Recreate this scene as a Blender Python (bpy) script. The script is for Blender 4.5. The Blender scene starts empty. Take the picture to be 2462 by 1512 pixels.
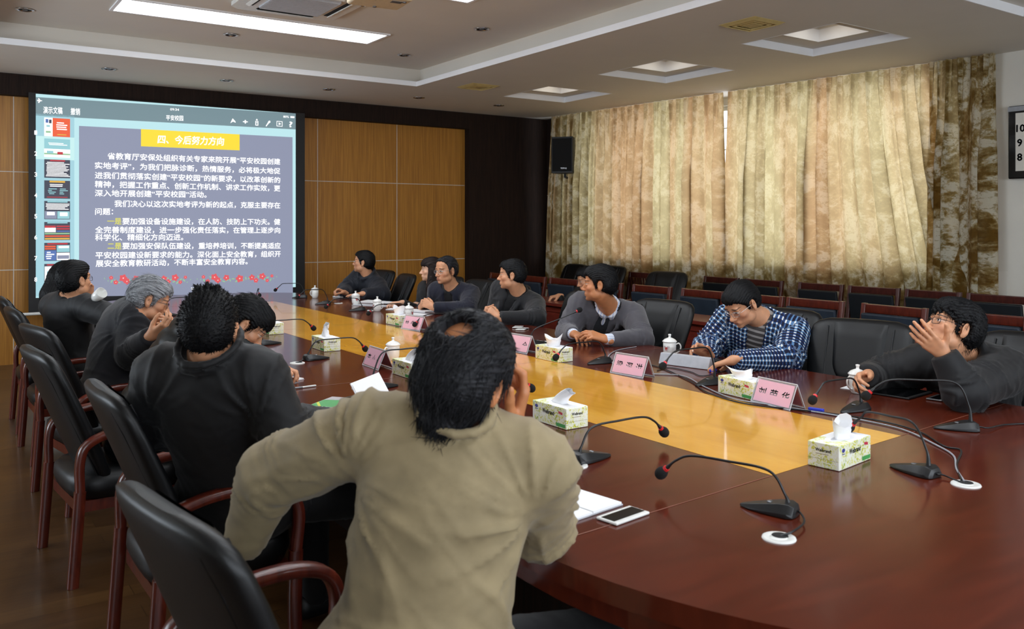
import bpy, bmesh, math, random
import numpy as np
from mathutils import Vector, Matrix, Euler

# ------------------------------------------------------------------ camera, light, exposure
SC = bpy.context.scene
COL = SC.collection
cam_data = bpy.data.cameras.new('camera')
cam = bpy.data.objects.new('camera', cam_data)
COL.objects.link(cam)
cam.location = (0, 0, 1.6)
cam.rotation_euler = (math.pi / 2, 0, -math.radians(34.4))
cam_data.sensor_width = 36
cam_data.lens = 30.224
cam_data.shift_y = -214 / 2462
cam_data.clip_start = 0.05
cam_data.dof.use_dof = True
cam_data.dof.focus_distance = 5.2
cam_data.dof.aperture_fstop = 5.0
SC.camera = cam

world = bpy.data.worlds.new('overcast_sky')
SC.world = world
world.use_nodes = True
world.node_tree.nodes['Background'].inputs[0].default_value = (0.80, 0.88, 1.0, 1)
world.node_tree.nodes['Background'].inputs[1].default_value = 2.2

def area(name, loc, rot, sx, sy, power, color):
    d = bpy.data.lights.new(name, 'AREA')
    d.shape = 'RECTANGLE'; d.size = sx; d.size_y = sy; d.energy = power; d.color = color
    o = bpy.data.objects.new(name, d); COL.objects.link(o)
    o.location = loc; o.rotation_euler = rot
    return o
WX = 8.95                                   # plane of the window wall
# daylight falling through the window behind the curtains
area('daylight', (WX + 0.75, 7.62, 2.35), (0, math.radians(90), 0), 2.6, 5.4, 82, (1.0, 0.97, 0.95))
# cool daylight from the uncurtained windows in the far half of the left wall
area('daylight', (-3.75, 7.2, 1.95), (0, math.radians(-90), 0), 1.7, 4.4, 90, (0.80, 0.90, 1.0))
# added fill lamp outside those windows, aimed up to brighten the ceiling
area('ceiling_fill_light', (-4.6, 7.2, 0.9), (0, math.radians(-128), 0), 2.2, 4.4, 250, (0.80, 0.91, 1.0))

# cool daylight from the wide windows in the back wall, behind the camera
area('daylight', (2.6, -3.05, 1.95), (math.radians(93), 0, 0), 9.0, 1.8, 230, (0.84, 0.92, 1.0))

vs = SC.view_settings
vs.view_transform = 'Standard'; vs.look = 'None'; vs.gamma = 1; vs.use_curve_mapping = False
vs.exposure = 0.0
SC.cycles.max_bounces = 8
SC.cycles.diffuse_bounces = 4
SC.cycles.glossy_bounces = 4
SC.cycles.sample_clamp_indirect = 6
SC.cycles.caustics_reflective = False
SC.cycles.caustics_refractive = False
SC.cycles.use_denoising = True

R = math.radians
rnd = random.Random(7)

# ------------------------------------------------------------------ materials
def srgb(c):
    return tuple((x / 12.92 if x <= 0.04045 else ((x + 0.055) / 1.055) ** 2.4) for x in (v / 255 for v in c)) + (1,)
MATS = {}
def base_mat(name):
    m = bpy.data.materials.new(name); m.use_nodes = True
    MATS[name] = m
    return m, m.node_tree, m.node_tree.nodes['Principled BSDF']
def setp(b, **k):
    for n, v in k.items():
        b.inputs[n.replace('_', ' ')].default_value = v
def nd(t, kind, **k):
    n = t.nodes.new(kind)
    for a, v in k.items():
        if a.startswith('i_'):
            n.inputs[int(a[2:]) if a[2:].isdigit() else a[2:].replace('_', ' ')].default_value = v
        else:
            setattr(n, a, v)
    return n
def ramp(t, stops, src=None):
    r = t.nodes.new('ShaderNodeValToRGB')
    e = r.color_ramp.elements
    while len(e) < len(stops): e.new(0.5)
    for i, (p, c) in enumerate(stops):
        e[i].position = p; e[i].color = c
    if src is not None: t.links.new(src, r.inputs[0])
    return r
def mat(name, col, rough=0.5, metal=0.0, var=0.06, scale=30, bump=0.0, bscale=200, spec=0.5, coat=0.0, sheen=0.0):
    """plain paint / plastic / cloth with a little mottling"""
    m, t, b = base_mat(name)
    c = srgb(col)
    tc = nd(t, 'ShaderNodeTexCoord')
    n = nd(t, 'ShaderNodeTexNoise', i_Scale=scale, i_Detail=3.0)
    t.links.new(tc.outputs['Object'], n.inputs['Vector'])
    lo = tuple(x * (1 - var) for x in c[:3]) + (1,); hi = tuple(min(1, x * (1 + var)) for x in c[:3]) + (1,)
    r = ramp(t, [(0.3, lo), (0.7, hi)], n.outputs['Fac'])
    t.links.new(r.outputs[0], b.inputs['Base Color'])
    setp(b, Roughness=rough, Metallic=metal, Specular_IOR_Level=spec, Coat_Weight=coat, Coat_Roughness=0.08, Sheen_Weight=sheen)
    if bump:
        n2 = nd(t, 'ShaderNodeTexNoise', i_Scale=bscale, i_Detail=2.0)
        t.links.new(tc.outputs['Object'], n2.inputs['Vector'])
        bp = nd(t, 'ShaderNodeBump', i_Strength=bump, i_Distance=0.002)
        t.links.new(n2.outputs['Fac'], bp.inputs['Height'])
        t.links.new(bp.outputs[0], b.inputs['Normal'])
    return m
def emit(name, col, strength):
    m, t, b = base_mat(name)
    setp(b, Base_Color=(0.02, 0.02, 0.02, 1), Emission_Color=srgb(col), Emission_Strength=strength, Roughness=0.6)
    return m
def wood(name, c1, c2, rough=0.3, scale=(1, 1, 1), ns=6, dist=1.5, coat=0.0, spec=0.5, c3=None, coatr=0.05):
    """streaky veneer; scale stretches the grain"""
    m, t, b = base_mat(name)
    tc = nd(t, 'ShaderNodeTexCoord')
    mp = nd(t, 'ShaderNodeMapping'); mp.inputs['Scale'].default_value = scale
    t.links.new(tc.outputs['Object'], mp.inputs[0])
    n = nd(t, 'ShaderNodeTexNoise', i_Scale=ns, i_Detail=6.0, i_Distortion=dist)
    t.links.new(mp.outputs[0], n.inputs['Vector'])
    stops = [(0.3, srgb(c1)), (0.7, srgb(c2))]
    if c3: stops = [(0.28, srgb(c1)), (0.5, srgb(c3)), (0.72, srgb(c2))]
    r = ramp(t, stops, n.outputs['Fac'])
    t.links.new(r.outputs[0], b.inputs['Base Color'])
    setp(b, Roughness=rough, Coat_Weight=coat, Coat_Roughness=coatr, Specular_IOR_Level=spec)
    return m
def leather(name, col, rough=0.38):
    m, t, b = base_mat(name)
    tc = nd(t, 'ShaderNodeTexCoord')
    v = nd(t, 'ShaderNodeTexVoronoi', i_Scale=260.0)
    n = nd(t, 'ShaderNodeTexNoise', i_Scale=9.0, i_Detail=4.0)
    t.links.new(tc.outputs['Object'], v.inputs['Vector']); t.links.new(tc.outputs['Object'], n.inputs['Vector'])
    c = srgb(col)
    r = ramp(t, [(0.3, tuple(x * .8 for x in c[:3]) + (1,)), (0.7, tuple(x * 1.2 for x in c[:3]) + (1,))], n.outputs['Fac'])
    t.links.new(r.outputs[0], b.inputs['Base Color'])
    bp = nd(t, 'ShaderNodeBump', i_Strength=0.12, i_Distance=0.001)
    t.links.new(v.outputs['Distance'], bp.inputs['Height']); t.links.new(bp.outputs[0], b.inputs['Normal'])
    setp(b, Roughness=rough, Specular_IOR_Level=0.38)
    return m

# ------------------------------------------------------------------ mesh helpers
def tag(o, label=None, cat=None, group=None, kind=None):
    if label: o['label'] = label
    if cat: o['category'] = cat
    if group: o['group'] = group
    if kind: o['kind'] = kind
    return o
def empty(name, loc=(0, 0, 0), rz=0.0):
    o = bpy.data.objects.new(name, None); COL.objects.link(o)
    o.location = loc; o.rotation_euler = (0, 0, rz); o.empty_display_size = 0.1
    return o
def thing(name, label, cat, loc=(0, 0, 0), rz=0.0, group=None):
    return tag(empty(name, loc, rz), label, cat, group)

class MB:
    """collects boxes, tubes, lathes ... and links them as ONE mesh object"""
    def __init__(s):
        s.v = []; s.f = []; s.m = []; s.M = Matrix.Identity(4); s.mi = 0; s.sm = []
    def add(s, vs, fs, smooth=False):
        b = len(s.v)
        s.v += [tuple(s.M @ Vector(p)) for p in vs]
        for f in fs:
            s.f.append([i + b for i in f]); s.m.append(s.mi); s.sm.append(smooth)
    def box(s, c, d, rz=0.0, rx=0.0, ry=0.0):
        M = Matrix.Translation(c) @ Euler((rx, ry, rz)).to_matrix().to_4x4()
        h = [x / 2 for x in d]
        vs = [M @ Vector((sx * h[0], sy * h[1], sz * h[2])) for sz in (-1, 1) for sy in (-1, 1) for sx in (-1, 1)]
        s.add(vs, [(0, 2, 3, 1), (4, 5, 7, 6), (0, 1, 5, 4), (2, 6, 7, 3), (0, 4, 6, 2), (1, 3, 7, 5)])
        return s
    def bb(s, a, b):
        return s.box([(x + y) / 2 for x, y in zip(a, b)], [abs(x - y) for x, y in zip(a, b)])
    def prism(s, pts, z0, z1, smooth=False):
        n = len(pts)
        vs = [(x, y, z0) for x, y in pts] + [(x, y, z1) for x, y in pts]
        s.add(vs, [list(range(n))[::-1], list(range(n, 2 * n))])
        s.add(vs, [(i, (i + 1) % n, n + (i + 1) % n, n + i) for i in range(n)], smooth)
        return s
    def loft(s, rings, smooth=True, caps=True, closed=True):
        n = len(rings[0]); vs = [p for r in rings for p in r]; fs = []
        for k in range(len(rings) - 1):
            for i in range(n if closed else n - 1):
                j = (i + 1) % n
                fs.append((k * n + i, k * n + j, (k + 1) * n + j, (k + 1) * n + i))
        s.add(vs, fs, smooth)
        if caps and closed:
            s.add(rings[0], [list(range(n))[::-1]]); s.add(rings[-1], [list(range(n))])
        return s
    def tube(s, pts, r, n=8, caps=True):
        pts = [Vector(p) for p in pts]; rr = r if isinstance(r, (list, tuple)) else [r] * len(pts)
        rings = []; up = Vector((0, 0, 1))
        for i, p in enumerate(pts):
            t = (pts[min(i + 1, len(pts) - 1)] - pts[max(i - 1, 0)])
            if t.length < 1e-9: t = Vector((0, 0, 1))
            t.normalize()
            if i == 0:
                a = t.orthogonal().normalized()
            else:
                a = (a - t * a.dot(t)); a = a.normalized() if a.length > 1e-6 else t.orthogonal().normalized()
            b = t.cross(a)
            rings.append([p + (a * math.cos(2 * math.pi * k / n) + b * math.sin(2 * math.pi * k / n)) * rr[i] for k in range(n)])
        return s.loft(rings, True, caps)
    def lathe(s, prof, n=32, c=(0, 0, 0), caps=True):
        rings = [[(c[0] + r * math.cos(2 * math.pi * k / n), c[1] + r * math.sin(2 * math.pi * k / n), c[2] + z) for k in range(n)] for r, z in prof]
        return s.loft(rings, True, caps)
    def ball(s, c, r, nu=16, nv=10):
        r = r if isinstance(r, (list, tuple)) else (r, r, r)
        rings = []
        for j in range(nv + 1):
            th = math.pi * (j / nv) ; th = min(max(th, 1e-3), math.pi - 1e-3)
            rings.append([(c[0] + r[0] * math.sin(th) * math.cos(2 * math.pi * k / nu), c[1] + r[1] * math.sin(th) * math.sin(2 * math.pi * k / nu), c[2] - r[2] * math.cos(th)) for k in range(nu)])
        return s.loft(rings, True, True)
    def quad(s, a, b, c, d):
        s.add([a, b, c, d], [(0, 1, 2, 3)]); return s
    def poly(s, pts):
        s.add(pts, [list(range(len(pts)))]); return s
    def grid(s, P, smooth=True):
        """P[i][j] -> point"""
        nj = len(P[0])
        vs = [p for row in P for p in row]
        s.add(vs, [(i * nj + j, (i + 1) * nj + j, (i + 1) * nj + j + 1, i * nj + j + 1) for i in range(len(P) - 1) for j in range(nj - 1)], smooth)
        return s
    def build(s, name, mats, parent=None, bevel=0.0, seg=2, subsurf=0, solid=0.0):
        me = bpy.data.meshes.new(name)
        me.from_pydata(s.v, [], s.f)
        for mm in (mats if isinstance(mats, (list, tuple)) else [mats]):
            me.materials.append(MATS[mm] if isinstance(mm, str) else mm)
        me.polygons.foreach_set('material_index', s.m)
        me.polygons.foreach_set('use_smooth', [bool(x) or bevel > 0 or subsurf > 0 for x in s.sm])
        me.validate(); me.update()
        o = bpy.data.objects.new(name, me); COL.objects.link(o)
        if parent: o.parent = parent
        if solid:
            sd = o.modifiers.new('solid', 'SOLIDIFY'); sd.thickness = solid; sd.offset = 0
        if bevel:
            bv = o.modifiers.new('bevel', 'BEVEL'); bv.width = bevel; bv.segments = seg; bv.limit_method = 'ANGLE'; bv.angle_limit = R(35)
            bv.harden_normals = False
            if not subsurf:
                wn = o.modifiers.new('wn', 'WEIGHTED_NORMAL'); wn.keep_sharp = False
        if subsurf:
            ss = o.modifiers.new('sub', 'SUBSURF'); ss.levels = subsurf; ss.render_levels = subsurf
        return o
def copy_tree(o, parent=None):
    c = o.copy(); COL.objects.link(c)
    if parent is not None: c.parent = parent
    for ch in list(o.children): copy_tree(ch, c)
    return c
def place(proto, used, loc, rz, label, group=None):
    """first call moves the prototype itself, later calls copy it with its parts"""
    o = proto if not used else copy_tree(proto)
    used.append(1)
    o.location = loc; o.rotation_euler = (0, 0, rz); o['label'] = label
    if group: o['group'] = group
    return o
def bez(p, n=12):
    """smooth Catmull-Rom curve through points"""
    p = [Vector(q) for q in p]; q = [p[0] * 2 - p[1]] + p + [p[-1] * 2 - p[-2]]; out = []
    for i in range(1, len(q) - 2):
        for k in range(n):
            t = k / n
            out.append(0.5 * ((2 * q[i]) + (q[i + 1] - q[i - 1]) * t + (2 * q[i - 1] - 5 * q[i] + 4 * q[i + 1] - q[i + 2]) * t * t + (3 * q[i] - q[i - 1] - 3 * q[i + 1] + q[i + 2]) * t ** 3))
    return out + [p[-1]]
def text_mesh(txt, size, align='LEFT', bold=0.0, shear=0.0, spacing=1.0):
    """verts and faces of a line of text, flat in XY (built-in font)"""
    cu = bpy.data.curves.new('t', 'FONT'); cu.body = txt; cu.size = size; cu.align_x = align; cu.shear = shear
    cu.space_character = spacing; cu.resolution_u = 2
    ob = bpy.data.objects.new('t', cu); COL.objects.link(ob)
    dg = bpy.context.evaluated_depsgraph_get(); dg.update()
    me = bpy.data.meshes.new_from_object(ob.evaluated_get(dg))
    v = [tuple(x.co) for x in me.vertices]; f = [list(p.vertices) for p in me.polygons]
    bpy.data.objects.remove(ob); bpy.data.curves.remove(cu); bpy.data.meshes.remove(me)
    if bold:                                  # heavier strokes: the same glyphs laid again a hair to the sides
        n = len(v); v0, f0 = list(v), list(f)
        for i, (dx, dy, dz) in enumerate(((-bold, 0, -.00001), (bold, 0, -.00002), (0, -bold, -.00003), (0, bold, -.00004))):
            v += [(a[0] + dx, a[1] + dy, a[2] + dz) for a in v0]; f += [[k + n * (i + 1) for k in q] for q in f0]
    return v, f

mat('ceiling_paint', (218, 212, 202), 0.8, var=0.02, scale=2)
mat('white_paint', (238, 238, 240), 0.7, var=0.02, scale=4)
mat('cream_paint', (216, 212, 202), 0.8, var=0.03, scale=3)
wood('dark_veneer', (24, 15, 11), (42, 28, 21), 0.75, scale=(14, 14, 0.6), ns=6, dist=0.4, spec=0.2)
wood('orange_veneer', (140, 88, 24), (190, 134, 50), 0.42, scale=(26, 26, 0.35), ns=5, dist=0.25, c3=(165, 111, 36))
mat('seam_white', (205, 200, 190), 0.6)
mat('white_plastic', (222, 222, 218), 0.35)
mat('cream_plastic', (206, 190, 160), 0.4)
mat('black_plastic', (20, 21, 23), 0.38)
mat('satin_black', (16, 16, 18), 0.55)
mat('black_foam', (12, 12, 13), 0.95, bump=0.5, bscale=600)
mat('chrome', (200, 200, 202), 0.18, metal=1.0, var=0.02)
mat('grey_metal', (120, 120, 122), 0.35, metal=0.8)
mat('red_plastic', (214, 40, 44), 0.4)
mat('dark_void', (10, 10, 11), 0.8)
wood('mahogany', (74, 26, 13), (92, 35, 19), 0.17, scale=(0.6, 3.5, 1), ns=4, dist=1.2, coat=0.08, spec=0.35, c3=(82, 30, 16), coatr=0.085)
wood('maple_inlay', (206, 142, 32), (226, 166, 54), 0.19, scale=(3.2, 0.7, 1), ns=3, dist=1.0, coat=0.35, spec=0.5, c3=(217, 154, 42), coatr=0.04)
wood('red_wood', (72, 24, 15), (104, 40, 25), 0.3, scale=(4, 4, 0.8), ns=6, coat=0.3)
wood('walnut_wood', (58, 24, 20), (86, 40, 32), 0.32, scale=(4, 4, 0.8), ns=6, coat=0.2)
leather('black_leather', (10, 11, 13), 0.42)
mat('porcelain', (236, 236, 232), 0.12, var=0.01, coat=0.6)
mat('paper_white', (238, 238, 240), 0.7, var=0.01)
mat('paper_grey', (196, 198, 204), 0.7)
mat('tissue_white', (244, 244, 246), 0.9, var=0.01)
mat('ink_black', (14, 14, 18), 0.6)
mat('pink_paper', (240, 176, 196), 0.7, var=0.02)
mat('red_back', (196, 62, 72), 0.6)
mat('glossy_black', (6, 7, 9), 0.08, var=0.01)
# ------------------------------------------------------------------ the room shell
XL, XR, YB, YF = -3.3, 8.95, -2.6, 11.41
ZC, ZU = 3.33, 3.56
def struct(o):
    o['kind'] = 'structure'; return o
def floor_mat():
    m, t, b = base_mat('laminate')
    tc = nd(t, 'ShaderNodeTexCoord')
    br = nd(t, 'ShaderNodeTexBrick', i_Scale=1.0)
    br.offset = 0.37
    br.inputs['Brick Width'].default_value = 1.2; br.inputs['Row Height'].default_value = 0.125
    br.inputs['Mortar Size'].default_value = 0.0015; br.inputs['Color1'].default_value = srgb((92, 64, 34)); br.inputs['Color2'].default_value = srgb((76, 50, 26))
    br.inputs['Mortar'].default_value = srgb((48, 30, 16))
    t.links.new(tc.outputs['Object'], br.inputs['Vector'])
    mp = nd(t, 'ShaderNodeMapping'); mp.inputs['Scale'].default_value = (1.2, 14, 1)
    t.links.new(tc.outputs['Object'], mp.inputs[0])
    n = nd(t, 'ShaderNodeTexNoise', i_Scale=3.0, i_Detail=6.0, i_Distortion=0.8)
    t.links.new(mp.outputs[0], n.inputs['Vector'])
    mx = nd(t, 'ShaderNodeMixRGB', blend_type='MULTIPLY', i_Fac=0.7)
    r = ramp(t, [(0.25, (0.55, 0.5, 0.45, 1)), (0.75, (1, 1, 1, 1))], n.outputs['Fac'])
    t.links.new(br.outputs['Color'], mx.inputs[1]); t.links.new(r.outputs[0], mx.inputs[2])
    t.links.new(mx.outputs[0], b.inputs['Base Color'])
    setp(b, Roughness=0.34, Coat_Weight=0.12, Coat_Roughness=0.10, Specular_IOR_Level=0.4)
floor_mat()
struct(MB().bb((XL - .2, YB - .2, -0.12), (XR + .25, YF + .2, 0)).build('floor', 'laminate'))

# ceiling: soffit with the big raised tray and the square coffers cut out of it
TX0, TX1, TY0, TY1 = 0.27, 5.07, -1.2, 9.5
COF = [(6.41, 8.56, 7.46, 9.58), (6.38, 6.50, 7.46, 7.58), (6.43, 4.46, 7.52, 5.53), (6.43, 2.42, 7.52, 3.49), (6.43, 0.38, 7.52, 1.45)]
def holes_plate(b, x0, y0, x1, y1, holes, z0, z1):
    xs = sorted({x0, x1, *[h[0] for h in holes], *[h[2] for h in holes]})
    ys = sorted({y0, y1, *[h[1] for h in holes], *[h[3] for h in holes]})
    for i in range(len(xs) - 1):
        for j in range(len(ys) - 1):
            cx, cy = (xs[i] + xs[i + 1]) / 2, (ys[j] + ys[j + 1]) / 2
            if any(h[0] < cx < h[2] and h[1] < cy < h[3] for h in holes): continue
            b.bb((xs[i], ys[j], z0), (xs[i + 1], ys[j + 1], z1))
b = MB()
holes_plate(b, XL - .2, YB - .2, XR + .2, YF + .2, [(TX0, TY0, TX1, TY1)] + COF, ZC, ZC + .05)
ow = 0.10                                     # tray walls stand back behind a small lip
b.bb((TX0 - ow - .05, TY0 - ow, ZC + .05), (TX0 - ow, TY1 + ow, ZU + .04)); b.bb((TX1 + ow, TY0 - ow, ZC + .05), (TX1 + ow + .05, TY1 + ow, ZU + .04))
b.bb((TX0 - ow, TY1 + ow, ZC + .05), (TX1 + ow, TY1 + ow + .05, ZU + .04)); b.bb((TX0 - ow, TY0 - ow - .05, ZC + .05), (TX1 + ow, TY0 - ow, ZU + .04))
b.bb((TX0 - ow - .05, TY0 - ow - .05, ZU), (TX1 + ow + .05, TY1 + ow + .05, ZU + .04))
for (x0, y0, x1, y1) in COF:
    m = 0.03
    b.bb((x0 - m, y0 - m, ZC + .05), (x0, y1 + m, ZC + .12)); b.bb((x1, y0 - m, ZC + .05), (x1 + m, y1 + m, ZC + .12))
    b.bb((x0, y0 - m, ZC + .05), (x1, y0, ZC + .12)); b.bb((x0, y1, ZC + .05), (x1, y1 + m, ZC + .12))
    q = 0.25
    holes_plate(b, x0, y0, x1, y1, [(x0 + q, y0 + q, x1 - q, y1 - q)], ZC + .075, ZC + .12)
    b.bb((x0 + q - m, y0 + q - m, ZC + .12), (x0 + q, y1 - q + m, ZC + .28)); b.bb((x1 - q, y0 + q - m, ZC + .12), (x1 - q + m, y1 - q + m, ZC + .28))
    b.bb((x0 + q, y0 + q - m, ZC + .12), (x1 - q, y0 + q, ZC + .28)); b.bb((x0 + q, y1 - q, ZC + .12), (x1 - q, y1 - q + m, ZC + .28))
    b.bb((x0 + q - m, y0 + q - m, ZC + .28), (x1 - q + m, y1 - q + m, ZC + .30))
struct(b.build('ceiling', 'ceiling_paint'))
# white painted lips round the tray and the coffers
b = MB()
L = 0.012
for (x0, y0, x1, y1, h) in [(TX0, TY0, TX1, TY1, .058)]:
    b.bb((x0, y0, ZC - .001), (x0 + L, y1, ZC + h)); b.bb((x1 - L, y0, ZC - .001), (x1, y1, ZC + h))
    b.bb((x0 + L, y0, ZC - .001), (x1 - L, y0 + L, ZC + h)); b.bb((x0 + L, y1 - L, ZC - .001), (x1 - L, y1, ZC + h))
struct(b.build('trim_1', 'white_paint'))
b = MB()
for (x0, y0, x1, y1) in COF:
    for (q, z0, h) in ((0, ZC - .001, .076), (.25, ZC + .074, .12)):
        a0, c0, a1, c1 = x0 + q, y0 + q, x1 - q, y1 - q
        b.bb((a0, c0, z0), (a0 + L, c1, z0 + h)); b.bb((a1 - L, c0, z0), (a1, c1, z0 + h))
        b.bb((a0 + L, c0, z0), (a1 - L, c0 + L, z0 + h)); b.bb((a0 + L, c1 - L, z0), (a1 - L, c1, z0 + h))
struct(b.build('trim_2', 'white_paint'))

# front wall: orange veneer field framed by dark veneer
struct(MB().bb((XL - .2, YF, 0), (XR + .2, YF + .2, ZC)).build('wall_front', 'orange_veneer'))
b = MB()
for x in (-1.62, -0.39, 0.857, 2.07, 3.30, 4.53, 5.757): b.bb((x - .004, YF - .0015, 0.0), (x + .004, YF + .002, 3.09))
for z in (1.088, 2.219): b.bb((-1.58, YF - .0017, z - .004), (6.92, YF + .002, z + .004))
struct(b.build('trim_3', 'seam_white'))
b = MB()
b.bb((XL, YF - .13, 3.085), (XR, YF, ZC)); b.bb((6.925, YF - .13, 0), (XR, YF, 3.085)); b.bb((XL, YF - .13, 0), (-1.6, YF, 3.085))
struct(b.build('trim_4', 'dark_veneer'))
b = MB(); b.bb((XL - .2, YB - .2, 0), (XL, 5.0, ZC)); b.bb((XL - .2, 9.4, 0), (XL, YF, ZC)); b.bb((XL - .2, 5.0, 0), (XL, 9.4, 1.0)); b.bb((XL - .2, 5.0, 2.9), (XL, 9.4, ZC))
struct(b.build('wall_left', 'cream_paint'))
b = MB()
for k in range(5): b.bb((XL - .13, 5.0 + k * 1.1 - .03, 1.0), (XL - .07, 5.0 + k * 1.1 + .03, 2.9))
for z in (1.03, 2.3, 2.87): b.bb((XL - .13, 5.0, z - .03), (XL - .07, 9.4, z + .03))
struct(b.build('window_2', 'white_plastic'))
b = MB(); b.bb((XL - .2, YB - .2, 0), (-2.0, YB, ZC)); b.bb((7.2, YB - .2, 0), (XR + .2, YB, ZC)); b.bb((-2.0, YB - .2, 0), (7.2, YB, 1.0)); b.bb((-2.0, YB - .2, 2.9), (7.2, YB, ZC))
struct(b.build('wall_back', 'cream_paint'))
b = MB()
for k in range(9): b.bb((-2.0 + k * 1.15 - .03, YB - .13, 1.0), (-2.0 + k * 1.15 + .03, YB - .07, 2.9))
for z in (1.03, 2.3, 2.87): b.bb((-2.0, YB - .13, z - .03), (7.2, YB - .07, z + .03))
struct(b.build('window_3', 'white_plastic'))
# window wall
WY0, WY1, WZ0, WZ1 = 5.0, 10.28, 1.17, 3.22
b = MB()
b.bb((WX, YB, 0), (WX + .2, WY0, ZC)); b.bb((WX, WY1, 0), (WX + .2, YF, ZC)); b.bb((WX, WY0, 0), (WX + .2, WY1, WZ0)); b.bb((WX, WY0, WZ1), (WX + .2, WY1, ZC))
struct(b.build('wall_right', 'cream_paint'))
b = MB(); b.bb((8.42, 10.98, 0), (8.95, YF - .13, ZC))          # dark pier in the corner
struct(b.build('trim_5', 'dark_veneer'))
b = MB(); b.bb((8.414, 10.985, 2.086), (8.4205, YF - .14, 2.094)); b.bb((8.414, 10.985, 1.126), (8.4205, YF - .14, 1.134))
struct(b.build('trim_6', 'seam_white'))
b = MB(); xi = lambda y: 8.30 + (10.43 - y) * 0.100 + .035
b.prism([(xi(4.3), 4.3), (WX + .02, 4.3), (WX + .02, 10.98), (xi(10.98), 10.98)], 0, 1.14); struct(b.build('backlight_block', 'cream_paint'))   # unseen box added to keep the backlight off the lower curtain
# window: frame with bars, and panes
wroot = struct(empty('window_1', (WX + .1, (WY0 + WY1) / 2, WZ0)))
b = MB(); w2 = (WY1 - WY0) / 2; wh = WZ1 - WZ0
for y in (-w2 + .03, w2 - .03): b.bb((-.04, y - .03, 0), (.04, y + .03, wh))
for z in (.03, wh - .03): b.bb((-.04, -w2, z - .03), (.04, w2, z + .03))
for k in range(1, 6):
    y = -w2 + k * 2 * w2 / 6; b.bb((-.03, y - .025, 0), (.03, y + .025, wh))
for k in range(1, 7): b.bb((-.01, -w2, k * wh / 7 - .007), (.004, w2, k * wh / 7 + .007))
struct(b.build('window_frame', 'white_plastic', wroot))
m, t, bs = base_mat('pane_glass')
tr = nd(t, 'ShaderNodeBsdfTransparent'); gl = nd(t, 'ShaderNodeBsdfGlossy', i_Roughness=0.02); mx = nd(t, 'ShaderNodeMixShader', i_0=0.06)
t.links.new(tr.outputs[0], mx.inputs[1]); t.links.new(gl.outputs[0], mx.inputs[2]); t.links.new(mx.outputs[0], t.nodes['Material Output'].inputs[0])
struct(MB().bb((.012, -w2, 0), (.018, w2, wh)).build('window_pane', 'pane_glass', wroot))

# curtains
def curtain_mat():
    m, t, b = base_mat('crushed_velvet')
    uv = nd(t, 'ShaderNodeAttribute', attribute_name='cloth_uv')
    mp = nd(t, 'ShaderNodeMapping'); mp.inputs['Scale'].default_value = (1, 1, 0.8)
    t.links.new(uv.outputs['Vector'], mp.inputs[0])
    n1 = nd(t, 'ShaderNodeTexNoise', i_Scale=5.5, i_Detail=8.0, i_Roughness=0.74, i_Distortion=0.3)
    t.links.new(mp.outputs[0], n1.inputs['Vector'])
    r = ramp(t, [(0.43, srgb((96, 74, 32))), (0.50, srgb((160, 142, 96))), (0.56, srgb((226, 222, 200)))], n1.outputs['Fac'])
    n2 = nd(t, 'ShaderNodeTexNoise', i_Scale=34.0, i_Detail=4.0, i_Roughness=0.7, i_Distortion=0.8)
    t.links.new(mp.outputs[0], n2.inputs['Vector'])
    r2 = ramp(t, [(0.38, (0.36, 0.31, 0.2, 1)), (0.46, (1, 1, 1, 1))], n2.outputs['Fac'])
    mx = nd(t, 'ShaderNodeMixRGB', blend_type='MULTIPLY', i_Fac=0.75)
    t.links.new(r.outputs[0], mx.inputs[1]); t.links.new(r2.outputs[0], mx.inputs[2])
    df = nd(t, 'ShaderNodeBsdfDiffuse'); tl = nd(t, 'ShaderNodeBsdfTranslucent')
    t.links.new(mx.outputs[0], df.inputs[0])
    # the dyed lining warms what comes through, in broad soft bands
    wv = nd(t, 'ShaderNodeMapping'); wv.inputs['Scale'].default_value = (1.1, 1, 0.05); t.links.new(uv.outputs['Vector'], wv.inputs[0])
    n3 = nd(t, 'ShaderNodeTexNoise', i_Scale=1.6, i_Detail=2.0); t.links.new(wv.outputs[0], n3.inputs['Vector'])
    r3 = ramp(t, [(0.38, srgb((208, 168, 124))), (0.60, srgb((212, 196, 150)))], n3.outputs['Fac'])
    r4 = ramp(t, [(0.36, (0.90, 0.88, 0.84, 1)), (0.54, (1, 1, 1, 1))], n1.outputs['Fac'])
    m3 = nd(t, 'ShaderNodeMixRGB', blend_type='MULTIPLY', i_Fac=0.8); t.links.new(r3.outputs[0], m3.inputs[1]); t.links.new(r4.outputs[0], m3.inputs[2])
    t.links.new(m3.outputs[0], tl.inputs[0])
    ms = nd(t, 'ShaderNodeMixShader', i_0=0.5)
    t.links.new(df.outputs[0], ms.inputs[1]); t.links.new(tl.outputs[0], ms.inputs[2])
    t.links.new(ms.outputs[0], t.nodes['Material Output'].inputs[0])
curtain_mat()
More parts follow.
